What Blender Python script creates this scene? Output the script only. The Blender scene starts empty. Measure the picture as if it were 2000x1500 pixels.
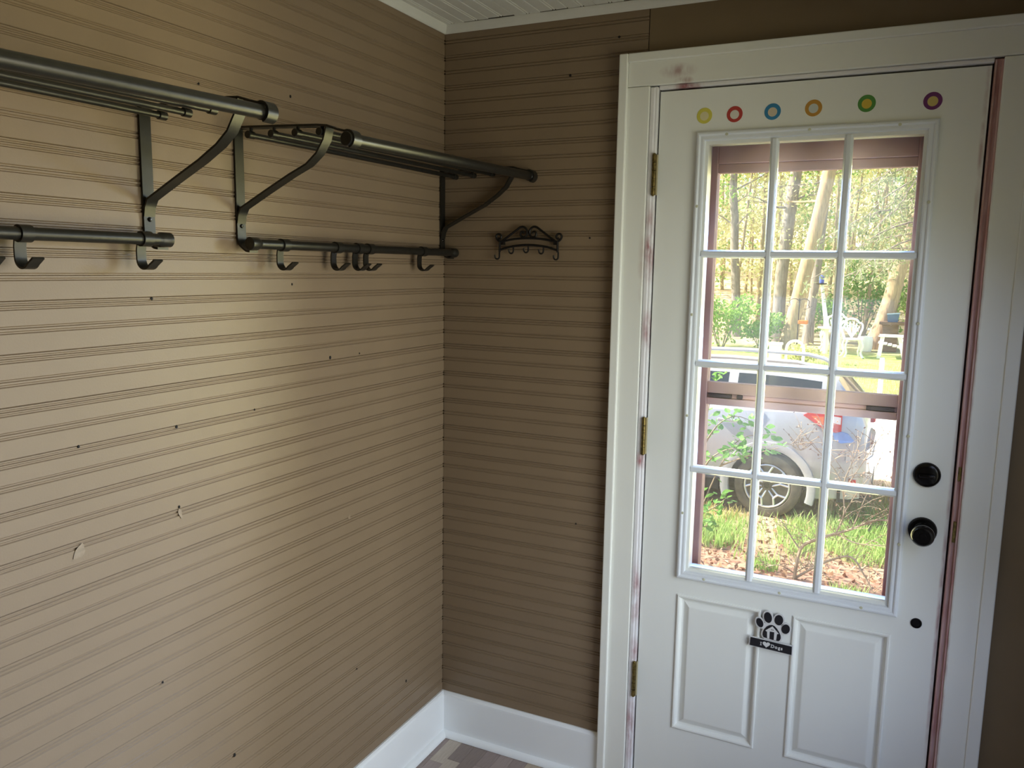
import bpy, bmesh, math, random
from mathutils import Vector, Matrix
import numpy as np

SC = bpy.context.scene
COL = SC.collection
PI = math.pi
random.seed(7)

# ------------------------------------------------------------------ camera
cam_data = bpy.data.cameras.new('camera')
cam = bpy.data.objects.new('camera', cam_data)
COL.objects.link(cam)
SC.camera = cam
CAM_POS = Vector((1.3232, -2.2301, 1.5706))
YAW, PITCH, ROLL, FPX = -0.4509, -0.1425, 0.0161, 1590.566
cy_, sy_, cp_, sp_ = math.cos(YAW), math.sin(YAW), math.cos(PITCH), math.sin(PITCH)
fwd = Vector((sy_ * cp_, cy_ * cp_, sp_))
rgt = Vector((cy_, -sy_, 0))
upv = rgt.cross(fwd)
cr_, sr_ = math.cos(ROLL), math.sin(ROLL)
r2 = rgt * cr_ + upv * sr_
u2 = rgt * -sr_ + upv * cr_
rotm = Matrix(((r2.x, u2.x, -fwd.x), (r2.y, u2.y, -fwd.y), (r2.z, u2.z, -fwd.z)))
cam.matrix_world = Matrix.Translation(CAM_POS) @ rotm.to_4x4()
cam_data.sensor_fit = 'HORIZONTAL'
cam_data.sensor_width = 36.0
cam_data.lens = FPX * 36.0 / 2000.0
cam_data.clip_start = 0.02
cam_data.clip_end = 300

# ------------------------------------------------------------------ world, sun, daylight, exposure
SC.view_settings.view_transform = 'Standard'
SC.view_settings.look = 'None'
SC.view_settings.gamma = 1.0
SC.view_settings.use_curve_mapping = False
SC.view_settings.exposure = 0.0
SC.cycles.use_denoising = True
SC.cycles.max_bounces = 8
SC.cycles.diffuse_bounces = 4
SC.cycles.transparent_max_bounces = 24
SC.cycles.sample_clamp_indirect = 4.0
SC.cycles.caustics_reflective = False
SC.cycles.caustics_refractive = False

world = bpy.data.worlds.new('sky')
SC.world = world
world.use_nodes = True
wn = world.node_tree.nodes
wl = world.node_tree.links
wn.clear()
wo = wn.new('ShaderNodeOutputWorld')
wb = wn.new('ShaderNodeBackground')
ws = wn.new('ShaderNodeTexSky')
ws.sky_type = 'NISHITA'
ws.sun_disc = False
ws.sun_elevation = math.radians(40)
ws.sun_rotation = math.radians(-75)
ws.air_density = 1.0
ws.dust_density = 3.0
wl.new(ws.outputs[0], wb.inputs[0])
wb.inputs[1].default_value = 0.50
wl.new(wb.outputs[0], wo.inputs[0])


def lamp(name, kind, loc, direction, energy, color, **kw):
    d = bpy.data.lights.new(name, kind)
    d.energy = energy
    d.color = color
    for k, v in kw.items():
        setattr(d, k, v)
    o = bpy.data.objects.new(name, d)
    COL.objects.link(o)
    o.location = loc
    o.rotation_euler = Vector(direction).to_track_quat('-Z', 'Y').to_euler()
    return o


# late-afternoon sun over the yard, coming from the left and a little from beyond the trees
lamp('sun', 'SUN', (-20, 10, 25), (0.72, 0.10, -0.62), 14.0, (1.0, 0.93, 0.78), angle=math.radians(1.0))
# daylight entering by the glazed door: level warm light off the sunlit yard and cool sky light falling in
DAY = {
    'door_level': (19.0, (1.0, 0.98, 0.47)), 'door_sky': (52, (0.30, 0.50, 1.0)),
    'side_sky': (12.5, (0.52, 0.65, 1.0)), 'side_level': (12.0, (1.0, 0.99, 0.71)),
}


def daylight(key, spots, direction, sx, sz, spread=180):
    e, c = DAY[key]
    if e <= 0: return
    for i, p in enumerate(spots):
        lamp('daylight_' + key, 'AREA', p, direction, e / len(spots), c, shape='RECTANGLE', size=sx, size_y=sz, spread=math.radians(spread))


daylight('door_level', [(1.068, 0.062, 1.31)], (0, -1, 0), 0.44, 1.06, 150)
daylight('door_sky', [(1.068, 0.062, z) for z in (1.15, 1.45, 1.75)], (0, -0.80, -0.60), 0.44, 0.14, 110)
# daylight from the window of the right-hand wall, beside the camera
daylight('side_sky', [(1.84, -0.84, z) for z in (0.75, 1.45)], (-0.75, 0.0, -0.66), 1.0, 0.55, 150)
daylight('side_level', [(1.84, -0.84, 1.12)], (-1, 0.0, 0.0), 1.0, 1.3, 125)


# ------------------------------------------------------------------ helpers
def srgb(h):
    h = h.lstrip('#')
    c = [int(h[i:i + 2], 16) / 255 for i in (0, 2, 4)]
    return tuple(((x / 12.92) if x <= 0.04045 else ((x + 0.055) / 1.055) ** 2.4) for x in c) + (1.0,)


MATS = {}


def mat(name, hexc, rough=0.6, metal=0.0, var=0.0, scale=20.0, bump=0.0, bscale=200.0, hex2=None, stretch=None, spec=0.5,
        stains=None, stain_hex='#8a3038', translucent=0.0):
    """A procedural material: base colour with noise variation, optional fine relief, optional paint stains at given places."""
    if name in MATS:
        return MATS[name]
    m = bpy.data.materials.new(name)
    m.use_nodes = True
    nt = m.node_tree
    N, L = nt.nodes, nt.links
    b = N['Principled BSDF']
    b.inputs['Roughness'].default_value = rough
    b.inputs['Metallic'].default_value = metal
    b.inputs['Specular IOR Level'].default_value = spec
    c1 = srgb(hexc)
    tc = N.new('ShaderNodeTexCoord')
    mp = N.new('ShaderNodeMapping')
    L.new(tc.outputs['Object'], mp.inputs[0])
    if stretch:
        mp.inputs['Scale'].default_value = stretch
    no = N.new('ShaderNodeTexNoise')
    no.inputs['Scale'].default_value = scale
    no.inputs['Detail'].default_value = 5
    L.new(mp.outputs[0], no.inputs['Vector'])
    rp = N.new('ShaderNodeValToRGB')
    rp.color_ramp.elements[0].position = 0.3
    rp.color_ramp.elements[1].position = 0.7
    if hex2:
        ca, cb = c1, srgb(hex2)
    else:
        ca = tuple(x * (1 - var) for x in c1[:3]) + (1,)
        cb = tuple(min(1, x * (1 + var)) for x in c1[:3]) + (1,)
    rp.color_ramp.elements[0].color = ca
    rp.color_ramp.elements[1].color = cb
    L.new(no.outputs[0], rp.inputs[0])
    col = rp.outputs[0]
    if stains:
        geo = N.new('ShaderNodeNewGeometry')
        total = None
        for (sx, syy, sz, rx, rz, st) in stains:
            sub = N.new('ShaderNodeVectorMath'); sub.operation = 'SUBTRACT'
            L.new(geo.outputs['Position'], sub.inputs[0]); sub.inputs[1].default_value = (sx, syy, sz)
            mul = N.new('ShaderNodeVectorMath'); mul.operation = 'MULTIPLY'
            L.new(sub.outputs[0], mul.inputs[0]); mul.inputs[1].default_value = (1 / rx, 8.0, 1 / rz)
            ln = N.new('ShaderNodeVectorMath'); ln.operation = 'LENGTH'
            L.new(mul.outputs[0], ln.inputs[0])
            mr = N.new('ShaderNodeMapRange')
            mr.inputs['From Min'].default_value = 1.0; mr.inputs['From Max'].default_value = 0.15
            mr.inputs['To Min'].default_value = 0.0; mr.inputs['To Max'].default_value = st
            L.new(ln.outputs[1], mr.inputs[0])
            if total is None:
                total = mr.outputs[0]
            else:
                mx = N.new('ShaderNodeMath'); mx.operation = 'MAXIMUM'
                L.new(total, mx.inputs[0]); L.new(mr.outputs[0], mx.inputs[1]); total = mx.outputs[0]
        sn = N.new('ShaderNodeTexNoise'); sn.inputs['Scale'].default_value = 55; sn.inputs['Detail'].default_value = 3
        mp2 = N.new('ShaderNodeMapping'); mp2.inputs['Scale'].default_value = (0.8, 1, 0.35)
        L.new(geo.outputs['Position'], mp2.inputs[0]); L.new(mp2.outputs[0], sn.inputs['Vector'])
        m2 = N.new('ShaderNodeMapRange'); m2.inputs['From Min'].default_value = 0.32; m2.inputs['From Max'].default_value = 0.6
        L.new(sn.outputs[0], m2.inputs[0])
        pr = N.new('ShaderNodeMath'); pr.operation = 'MULTIPLY'
        L.new(total, pr.inputs[0]); L.new(m2.outputs[0], pr.inputs[1])
        mix = N.new('ShaderNodeMix'); mix.data_type = 'RGBA'
        L.new(pr.outputs[0], mix.inputs[0]); L.new(col, mix.inputs[6]); mix.inputs[7].default_value = srgb(stain_hex)
        col = mix.outputs[2]
    L.new(col, b.inputs['Base Color'])
    if bump:
        bn = N.new('ShaderNodeTexNoise'); bn.inputs['Scale'].default_value = bscale; bn.inputs['Detail'].default_value = 3
        L.new(mp.outputs[0], bn.inputs['Vector'])
        bp = N.new('ShaderNodeBump'); bp.inputs['Strength'].default_value = bump; bp.inputs['Distance'].default_value = 0.002
        L.new(bn.outputs[0], bp.inputs['Height']); L.new(bp.outputs[0], b.inputs['Normal'])
    if translucent:
        out = N['Material Output']
        tr = N.new('ShaderNodeBsdfTranslucent')
        L.new(col, tr.inputs[0])
        ms = N.new('ShaderNodeMixShader'); ms.inputs[0].default_value = translucent
        L.new(b.outputs[0], ms.inputs[1]); L.new(tr.outputs[0], ms.inputs[2]); L.new(ms.outputs[0], out.inputs[0])
    MATS[name] = m
    return m


def glass_mat(name, tint='#ffffff', dust=0.03):
    """Thin pane: clear, a mirror sheen by Fresnel and a film of dust."""
    m = bpy.data.materials.new(name)
    m.use_nodes = True
    N, L = m.node_tree.nodes, m.node_tree.links
    N.clear()
    out = N.new('ShaderNodeOutputMaterial')
    t = N.new('ShaderNodeBsdfTransparent'); t.inputs[0].default_value = srgb(tint)
    g = N.new('ShaderNodeBsdfGlossy'); g.inputs['Roughness'].default_value = 0.02
    d = N.new('ShaderNodeBsdfDiffuse'); d.inputs[0].default_value = srgb('#e8e6dc')
    tl = N.new('ShaderNodeBsdfTranslucent'); tl.inputs[0].default_value = srgb('#e8e6dc')
    fr = N.new('ShaderNodeFresnel'); fr.inputs[0].default_value = 1.25
    m1 = N.new('ShaderNodeMixShader'); m2 = N.new('ShaderNodeMixShader'); m3 = N.new('ShaderNodeMixShader')
    L.new(fr.outputs[0], m1.inputs[0]); L.new(t.outputs[0], m1.inputs[1]); L.new(g.outputs[0], m1.inputs[2])
    m3.inputs[0].default_value = 0.5
    L.new(d.outputs[0], m3.inputs[1]); L.new(tl.outputs[0], m3.inputs[2])
    no = N.new('ShaderNodeTexNoise'); no.inputs['Scale'].default_value = 9; no.inputs['Detail'].default_value = 6
    tc = N.new('ShaderNodeTexCoord'); L.new(tc.outputs['Object'], no.inputs['Vector'])
    mr = N.new('ShaderNodeMapRange'); mr.inputs['From Min'].default_value = 0.35; mr.inputs['From Max'].default_value = 0.75
    mr.inputs['To Min'].default_value = dust * 0.6; mr.inputs['To Max'].default_value = dust * 1.6
    L.new(no.outputs[0], mr.inputs[0]); L.new(mr.outputs[0], m2.inputs[0])
    L.new(m1.outputs[0], m2.inputs[1]); L.new(m3.outputs[0], m2.inputs[2])
    L.new(m2.outputs[0], out.inputs[0])
    return m


class MB:
    """Collects shapes; build() links them as one mesh object."""

    def __init__(self):
        self.v, self.f, self.m = [], [], []

    def add(self, verts, faces, mi=0):
        n = len(self.v)
        self.v += [tuple(p) for p in verts]
        self.f += [tuple(i + n for i in f) for f in faces]
        self.m += [mi] * len(faces)
        return self

    def box(self, x0, x1, y0, y1, z0, z1, mi=0):
        v = [(x, y, z) for x in (x0, x1) for y in (y0, y1) for z in (z0, z1)]
        f = [(0, 1, 3, 2), (4, 6, 7, 5), (0, 4, 5, 1), (2, 3, 7, 6), (0, 2, 6, 4), (1, 5, 7, 3)]
        return self.add(v, f, mi)

    def bbox(self, x0, x1, y0, y1, z0, z1, b=0.002, mi=0):
        """box with chamfered edges"""
        bm = bmesh.new()
        bmesh.ops.create_cube(bm, size=1)
        for v in bm.verts:
            v.co = Vector(((x0 + x1) / 2 + v.co.x * (x1 - x0), (y0 + y1) / 2 + v.co.y * (y1 - y0), (z0 + z1) / 2 + v.co.z * (z1 - z0)))
        bmesh.ops.bevel(bm, geom=bm.edges[:], offset=b, segments=2, affect='EDGES', profile=0.5)
        bm.verts.ensure_lookup_table()
        self.add([v.co[:] for v in bm.verts], [[v.index for v in f.verts] for f in bm.faces], mi)
        bm.free()
        return self

    def tube(self, pts, r, n=8, caps=True, mi=0, closed=False):
        pts = [Vector(p) for p in pts]
        rs = r if isinstance(r, (list, tuple)) else [r] * len(pts)
        t0 = (pts[1] - pts[0]).normalized()
        ref = Vector((0, 0, 1)) if abs(t0.z) < 0.9 else Vector((1, 0, 0))
        nrm = t0.cross(ref).normalized()
        verts, faces = [], []
        k = len(pts)
        for i, p in enumerate(pts):
            a = pts[max(i - 1, 0)]
            b = pts[min(i + 1, k - 1)]
            if closed:
                a, b = pts[(i - 1) % k], pts[(i + 1) % k]
            t = (b - a).normalized()
            nrm = (nrm - t * nrm.dot(t)).normalized()
            bi = t.cross(nrm)
            for j in range(n):
                an = 2 * PI * j / n
                verts.append(p + (nrm * math.cos(an) + bi * math.sin(an)) * rs[i])
        for i in range(k if closed else k - 1):
            i2 = (i + 1) % k
            for j in range(n):
                faces.append((i * n + j, i * n + (j + 1) % n, i2 * n + (j + 1) % n, i2 * n + j))
        if caps and not closed:
            faces.append(tuple(range(n - 1, -1, -1)))
            faces.append(tuple((k - 1) * n + j for j in range(n)))
        return self.add(verts, faces, mi)

    def lathe(self, prof, n=24, axis='Y', origin=(0, 0, 0), mi=0):
        """prof: (radius, distance along axis)"""
        o = Vector(origin)
        verts, faces = [], []
        for (r, h) in prof:
            for j in range(n):
                a = 2 * PI * j / n
                c, s = r * math.cos(a), r * math.sin(a)
                p = {'Y': (c, h, s), 'Z': (c, s, h), 'X': (h, c, s)}[axis]
                verts.append(o + Vector(p))
        for i in range(len(prof) - 1):
            for j in range(n):
                faces.append((i * n + j, i * n + (j + 1) % n, (i + 1) * n + (j + 1) % n, (i + 1) * n + j))
        if prof[0][0] > 1e-5:
            faces.append(tuple(range(n - 1, -1, -1)))
        if prof[-1][0] > 1e-5:
            faces.append(tuple((len(prof) - 1) * n + j for j in range(n)))
        return self.add(verts, faces, mi)

    def prism(self, poly, d0, d1, axis='Y', mi=0):
        """poly of 2-D points (x,z for Y; x,y for Z; y,z for X) extruded from d0 to d1"""
        def P(a, b, d):
            return {'Y': (a, d, b), 'Z': (a, b, d), 'X': (d, a, b)}[axis]
        n = len(poly)
        v = [P(a, b, d0) for a, b in poly] + [P(a, b, d1) for a, b in poly]
        f = [tuple(range(n)), tuple(range(2 * n - 1, n - 1, -1))]
        f += [(i, i + n, (i + 1) % n + n, (i + 1) % n) for i in range(n)]
        return self.add(v, f, mi)

    def strap(self, path, y0, y1, t):
        """flat strip: path in (x,z), width y0..y1, thickness t"""
        P = [Vector((a, b)) for a, b in path]
        k = len(P)
        off = []
        for i in range(k):
            a = P[max(i - 1, 0)]
            b = P[min(i + 1, k - 1)]
            d = (b - a).normalized()
            off.append(Vector((-d.y, d.x)) * t / 2)
        v = []
        for i in range(k):
            q1, q2 = P[i] + off[i], P[i] - off[i]
            v += [(q1.x, y0, q1.y), (q1.x, y1, q1.y), (q2.x, y1, q2.y), (q2.x, y0, q2.y)]
        f = []
        for i in range(k - 1):
            for j in range(4):
                f.append((4 * i + j, 4 * i + (j + 1) % 4, 4 * i + 4 + (j + 1) % 4, 4 * i + 4 + j))
        f += [(3, 2, 1, 0), tuple(4 * (k - 1) + j for j in range(4))]
        return self.add(v, f)

    def ring_sweep(self, x0, x1, z0, z1, prof, cap=False, mi=0):
        """mitred rectangular moulding in the x-z plane; prof = (inset, y) from outside in"""
        v = []
        for (i, y) in prof:
            v += [(x0 + i, y, z0 + i), (x1 - i, y, z0 + i), (x1 - i, y, z1 - i), (x0 + i, y, z1 - i)]
        f = []
        for k in range(len(prof) - 1):
            for j in range(4):
                f.append((4 * k + j, 4 * k + (j + 1) % 4, 4 * k + 4 + (j + 1) % 4, 4 * k + 4 + j))
        if cap:
            k = len(prof) - 1
            f.append((4 * k, 4 * k + 1, 4 * k + 2, 4 * k + 3))
        return self.add(v, f, mi)

    def mesh(self, name, mats, smooth=False):
        me = bpy.data.meshes.new(name)
        me.from_pydata(self.v, [], self.f)
        for m in (mats if isinstance(mats, (list, tuple)) else [mats]):
            me.materials.append(m)
        if len(me.materials) > 1:
            me.polygons.foreach_set('material_index', self.m)
        bm = bmesh.new(); bm.from_mesh(me)
        if len(bm.faces) < 20000:
            bmesh.ops.recalc_face_normals(bm, faces=bm.faces[:])
        bm.to_mesh(me); bm.free()
        if smooth:
            me.polygons.foreach_set('use_smooth', [True] * len(me.polygons))
            try:
                me.set_sharp_from_angle(angle=math.radians(40))
            except Exception:
                pass
        return me

    def build(self, name, mats, parent=None, smooth=False, **tags):
        o = bpy.data.objects.new(name, self.mesh(name, mats, smooth))
        COL.objects.link(o)
        if parent is not None:
            o.parent = parent
            o.matrix_parent_inverse = parent.matrix_basis.inverted()
        tag(o, **tags)
        return o


def tag(o, label=None, cat=None, group=None, kind=None):
    if label: o['label'] = label
    if cat: o['category'] = cat
    if group: o['group'] = group
    if kind: o['kind'] = kind
    return o


def thing(name, loc, label=None, cat=None, group=None, kind=None):
    o = bpy.data.objects.new(name, None)
    o.empty_display_size = 0.05
    COL.objects.link(o)
    o.location = loc
    return tag(o, label, cat, group, kind)


def link_mesh(name, me, parent=None, loc=None, rot=None, scale=None):
    """an object on shared mesh data; its location is local to the parent"""
    o = bpy.data.objects.new(name, me)
    COL.objects.link(o)
    if parent is not None:
        o.parent = parent
    if loc is not None: o.location = loc
    if rot is not None: o.rotation_euler = rot
    if scale is not None: o.scale = scale
    return o


def copy_tree(o, parent=None):
    c = o.copy()
    COL.objects.link(c)
    c.parent = parent
    if parent is not None:
        c.matrix_parent_inverse = o.matrix_parent_inverse
    for ch in list(o.children):
        copy_tree(ch, c)
    return c


def arc(cx, cz, r, a0, a1, n):
    return [(cx + r * math.cos(a0 + (a1 - a0) * i / n), cz + r * math.sin(a0 + (a1 - a0) * i / n)) for i in range(n + 1)]


# ------------------------------------------------------------------ materials
M_WALL = mat('taupe_wall_paint', '#806d57', rough=0.42, var=0.035, scale=7, bump=0.10, bscale=260, spec=0.35)
M_WALL2 = mat('taupe_panel_paint', '#75634a', rough=0.5, var=0.04, scale=9, bump=0.10, bscale=300, spec=0.3)
M_WHITE = mat('white_trim_paint', '#dddcd6', rough=0.38, var=0.015, scale=8, bump=0.06, bscale=120)
M_BASE = mat('white_baseboard_paint', '#ebedee', rough=0.35, var=0.01, scale=8)
M_CEIL = mat('white_ceiling_paint', '#d2d0c8', rough=0.5, var=0.03, scale=14)
M_DARK = mat('dark_gap', '#15100c', rough=0.9)
M_DOOR = mat('white_door_paint', '#e7e8e3', rough=0.33, var=0.012, scale=6, bump=0.05, bscale=90,
             stains=[(1.335, 0, 0.80, 0.014, 0.12, 0.12), (1.445, 0, 1.9, 0.006, 0.3, 0.5), (1.448, 0, 0.75, 0.006, 0.5, 0.6)])
M_FRAME = mat('white_lite_frame', '#dfe3e8', rough=0.3, var=0.01, scale=6)
M_CASING = mat('white_casing_paint', '#e6e6df', rough=0.36, var=0.015, scale=7, bump=0.06, bscale=100,
               stains=[(0.727, -0.018, 2.092, 0.055, 0.022, 0.6), (0.742, -0.018, 2.066, 0.028, 0.013, 0.85), (0.645, -0.018, 1.60, 0.012, 0.14, 0.25),
                       (1.474, -0.018, 1.2, 0.006, 0.9, 0.5), (1.474, -0.018, 0.5, 0.006, 0.5, 0.6)])
M_JAMB = mat('white_jamb_paint', '#e2e0e2', rough=0.4, var=0.02, scale=9,
             stains=[(0.66, 0, 1.70, 0.03, 0.06, 0.5), (0.664, 0, 1.62, 0.02, 0.10, 0.9), (0.665, 0, 1.03, 0.02, 0.035, 1.0), (0.663, 0, 0.62, 0.02, 0.12, 0.8),
                     (0.665, 0, 1.40, 0.02, 0.08, 0.6), (0.66, 0, 0.2, 0.02, 0.12, 0.8), (0.75, 0, 2.052, 0.05, 0.02, 1.0), (0.667, 0, 0.45, 0.02, 0.05, 0.6)])
M_PINKJAMB = mat('pink_stained_jamb', '#c8aba6', rough=0.45, scale=14, hex2='#a8736f', stretch=(8, 8, 0.8))
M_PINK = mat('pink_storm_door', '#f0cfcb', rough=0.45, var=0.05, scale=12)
M_PINKD = mat('pink_storm_sash', '#d8b9b2', rough=0.5, var=0.06, scale=14)
M_RED = mat('red_door_paint', '#a2323a', rough=0.5, var=0.15, scale=25)
M_BRONZE = mat('dark_bronze_metal', '#3a3833', rough=0.36, metal=0.75, var=0.10, scale=60, spec=0.5)
M_BLACKIRON = mat('black_wrought_iron', '#120e0b', rough=0.5, metal=0.4, var=0.2, scale=50)
M_KNOB = mat('oil_rubbed_bronze', '#1b1816', rough=0.22, metal=0.7, var=0.2, scale=60)
M_BRASS = mat('worn_brass', '#8d7a48', rough=0.38, metal=0.85, var=0.3, scale=120, hex2='#4f4324')
M_GLASS = glass_mat('door_glass', dust=0.002)
M_GLASS2 = glass_mat('storm_glass', dust=0.06)

# ------------------------------------------------------------------ room shell
CEIL = 2.286
XR = 1.76           # right-hand wall
YB = -3.55          # wall behind the camera
DX0, DX1, DZ1 = 0.652, 1.476, 2.058     # rough opening of the door

# tongue-and-groove beadboard profile: (height on the board, face setback)
BH = 0.0873


def bead_profile():
    pts = [(0.0001, 0.0018), (0.0011, 0.0)]
    for g, w, d in ((0.0355, 0.0027, 0.0025), (0.0438, 0.0027, 0.0025), (0.0745, 0.0026, 0.0025), (0.0815, 0.0025, 0.0025)):
        pts += [(g - w, 0.0), (g - w * 0.35, d), (g + w * 0.35, d), (g + w, 0.0)]
    pts += [(BH - 0.0011, 0.0), (BH - 0.0001, 0.0018)]
    return pts


def board_mesh(name, length, material, h1=BH):
    """board along local X, face towards local -Y at y=0, rising in local Z"""
    pts = [p for p in bead_profile() if p[0] < h1]
    pr = [(z, y) for z, y in pts] + [(min(h1, BH - 0.0001), 0.012), (0.0001, 0.012)]
    n = len(pr)
    mb = MB()
    v = [(0, y, z) for z, y in pr] + [(length, y, z) for z, y in pr]
    f = [(i, (i + 1) % n, (i + 1) % n + n, i + n) for i in range(n)] + [tuple(range(n - 1, -1, -1)), tuple(range(n, 2 * n))]
    mb.add(v, f)
    return mb.mesh(name, material)


Z_SEAM0 = 1.4147 - 15 * BH
LW = -YB
wl_o = MB().box(-0.14, -0.012, YB - 0.14, 0.14, -0.05, CEIL + 0.06).build('wall_left', M_WALL, kind='structure',
    label='taupe painted beadboard wall carrying the two metal coat racks', cat='wall')
bw = board_mesh('plank', LW, M_WALL)
for k in range(25):
    z = Z_SEAM0 + k * BH
    o = link_mesh('plank', bw, wl_o, (0, YB, z + 0), (0, 0, PI / 2))
    o.location.x = random.uniform(-0.0006, 0.0004)

# the back wall, with the door opening
wbk = MB()
wbk.box(-0.012, DX0 - 0.0, 0.012, 0.14, -0.05, CEIL + 0.06)
wbk.box(DX0, DX1, 0.012, 0.14, DZ1, CEIL + 0.06)
wbk.box(DX1, XR + 0.14, 0.012, 0.14, -0.05, CEIL + 0.06)
wb_o = wbk.build('wall_back', M_WALL2, kind='structure', label='taupe back wall of beadboard and plain panel around the white door', cat='wall')
bb = board_mesh('plank', 0.6355, M_WALL)
for k in range(25):
    o = link_mesh('plank', bb, wb_o, (0.0006, random.uniform(-0.0005, 0.0006), Z_SEAM0 + k * BH))
bmt = board_mesh('plank', 0.6355, M_WALL, h1=CEIL - (Z_SEAM0 + 25 * BH))
link_mesh('plank', bmt, wb_o, (0.0006, 0, Z_SEAM0 + 25 * BH))
# plain painted panel over the door and to its right
pn = MB()
pn.box(0.6385, XR, 0.0, 0.0119, DZ1 + 0.003, CEIL)
pn.box(DX1 + 0.002, XR, 0.0, 0.0119, 0.0, DZ1 + 0.003)
pn.build('plain_panel', M_WALL2, wb_o)

# wall at the right with a window, wall behind the camera
wr = MB()
WY0, WY1, WZ0, WZ1 = -1.40, -0.28, 0.40, 1.85
wr.box(XR, XR + 0.14, YB - 0.14, WY0, -0.05, CEIL + 0.06)
wr.box(XR, XR + 0.14, WY1, 0.012, -0.05, CEIL + 0.06)
wr.box(XR, XR + 0.14, WY0, WY1, -0.05, WZ0)
wr.box(XR, XR + 0.14, WY0, WY1, WZ1, CEIL + 0.06)
wr.build('wall_right', M_WALL2, kind='structure', label='taupe wall right of the door, out of the picture', cat='wall')
MB().box(-0.012, XR, YB - 0.14, YB, -0.05, CEIL + 0.06).build('wall_front', M_WALL2, kind='structure', label='taupe wall behind the viewer', cat='wall')
win = thing('window_1', (XR + 0.05, (WY0 + WY1) / 2, WZ0), 'white framed window of the right-hand wall, out of the picture', 'window', kind='structure')
fr = MB()
fr.box(XR + 0.02, XR + 0.08, WY0, WY0 + 0.05, WZ0, WZ1).box(XR + 0.02, XR + 0.08, WY1 - 0.05, WY1, WZ0, WZ1)
fr.box(XR + 0.02, XR + 0.08, WY0, WY1, WZ0, WZ0 + 0.05).box(XR + 0.02, XR + 0.08, WY0, WY1, WZ1 - 0.05, WZ1)
fr.build('window_frame', M_WHITE, win)
MB().box(XR + 0.045, XR + 0.05, WY0 + 0.05, WY1 - 0.05, WZ0 + 0.05, WZ1 - 0.05).build('pane', M_GLASS2, win)

# floor: strip laminate
fl = MB().box(-0.012, XR, YB, 0.14, -0.06, -0.004).build('floor', mat('floor_base', '#8d8078', rough=0.5, var=0.08, scale=30, stretch=(18, 1.2, 1)),
    kind='structure', label='greyed oak strip laminate floor', cat='floor')
fmats = [mat('laminate_%d' % i, h, rough=0.42, var=0.10, scale=22, stretch=(9, 1, 1)) for i, h in enumerate(
    ('#a2948b', '#8f7f79', '#b3a596', '#9a8a84', '#a99a86', '#85766f', '#beb3a6'))]
fmesh = {}
x = 0.0
PW = 0.048
while x < 0.98:
    y = -random.uniform(0, 0.3)
    y = 0.0
    first = True
    while y > -1.25:
        ln = random.choice((0.22, 0.30, 0.38))
        if first:
            ln *= random.uniform(0.3, 1.0); first = False
        mi = random.randrange(len(fmats))
        key = (round(ln, 2), mi)
        if key not in fmesh:
            fmesh[key] = MB().bbox(0, PW - 0.0006, -key[0] + 0.0008, 0, -0.006, 0.0, b=0.0005).mesh('floor_strip', fmats[mi])
        link_mesh('floor_strip', fmesh[key], fl, (x, y, 0))
        y -= key[0]
    x += PW

# ceiling: white beadboard planks running away from the door wall
ce = MB().box(-0.012, XR, YB, 0.14, CEIL + 0.012, CEIL + 0.08).build('ceiling', M_DARK, kind='structure', label='white painted beadboard ceiling', cat='ceiling')
cm = MB()
prof = [(0.0004, 0.004), (0.0016, 0.0), (0.036, 0.0), (0.0375, 0.003), (0.039, 0.003), (0.0405, 0.0), (0.0444, 0.0), (0.0459, 0.003), (0.0474, 0.003), (0.049, 0.0), (0.0808, 0.0), (0.082, 0.004), (0.082, 0.012), (0.0004, 0.012)]
n = len(prof)
cm.add([(a, 0, b) for a, b in prof] + [(a, YB + 0.004, b) for a, b in prof], [(i, (i + 1) % n, (i + 1) % n + n, i + n) for i in range(n)] + [tuple(range(n)), tuple(range(2 * n - 1, n - 1, -1))])
cme = cm.mesh('plank', M_CEIL)
for k in range(22):
    link_mesh('plank', cme, ce, (-0.008 + k * 0.0825, -0.013 - (k * 7 % 5) * 0.0016, CEIL + 0.0004 * (k % 3)))

# ceiling trim (small cove)
cprof = [(0.0, 0.0), (0.0, -0.0235), (0.003, -0.024), (0.006, -0.021), (0.010, -0.014), (0.013, -0.007), (0.0145, -0.002), (0.0145, 0.0)]


def sweep_x(prof, x0, x1, flip=1, zoff=0.0, miter=(0, 0)):
    """profile (out, z) run along x, face towards -y"""
    n = len(prof)
    v = [(x0 + miter[0] * a, -a, zoff + b) for a, b in prof] + [(x1 + miter[1] * a, -a, zoff + b) for a, b in prof]
    f = [(i, (i + 1) % n, (i + 1) % n + n, i + n) for i in range(n)] + [tuple(range(n)), tuple(range(2 * n - 1, n - 1, -1))]
    return MB().add(v, f)


def sweep_y(prof, y0, y1, zoff=0.0, miter=(0, 0), x0=0.0):
    n = len(prof)
    v = [(x0 + a, y0 + miter[0] * a, zoff + b) for a, b in prof] + [(x0 + a, y1 + miter[1] * a, zoff + b) for a, b in prof]
    f = [(i, (i + 1) % n, (i + 1) % n + n, i + n) for i in range(n)] + [tuple(range(n)), tuple(range(2 * n - 1, n - 1, -1))]
    return MB().add(v, f)


sweep_x(cprof, 0.0, XR, zoff=CEIL, miter=(1, 0)).build('trim_1', M_CEIL, kind='structure', label='white cove trim between ceiling and door wall', cat='trim')
sweep_y(cprof, YB, 0.0, zoff=CEIL, miter=(0, -1)).build('trim_2', M_CEIL, kind='structure', label='white cove trim between ceiling and rack wall', cat='trim')

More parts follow.
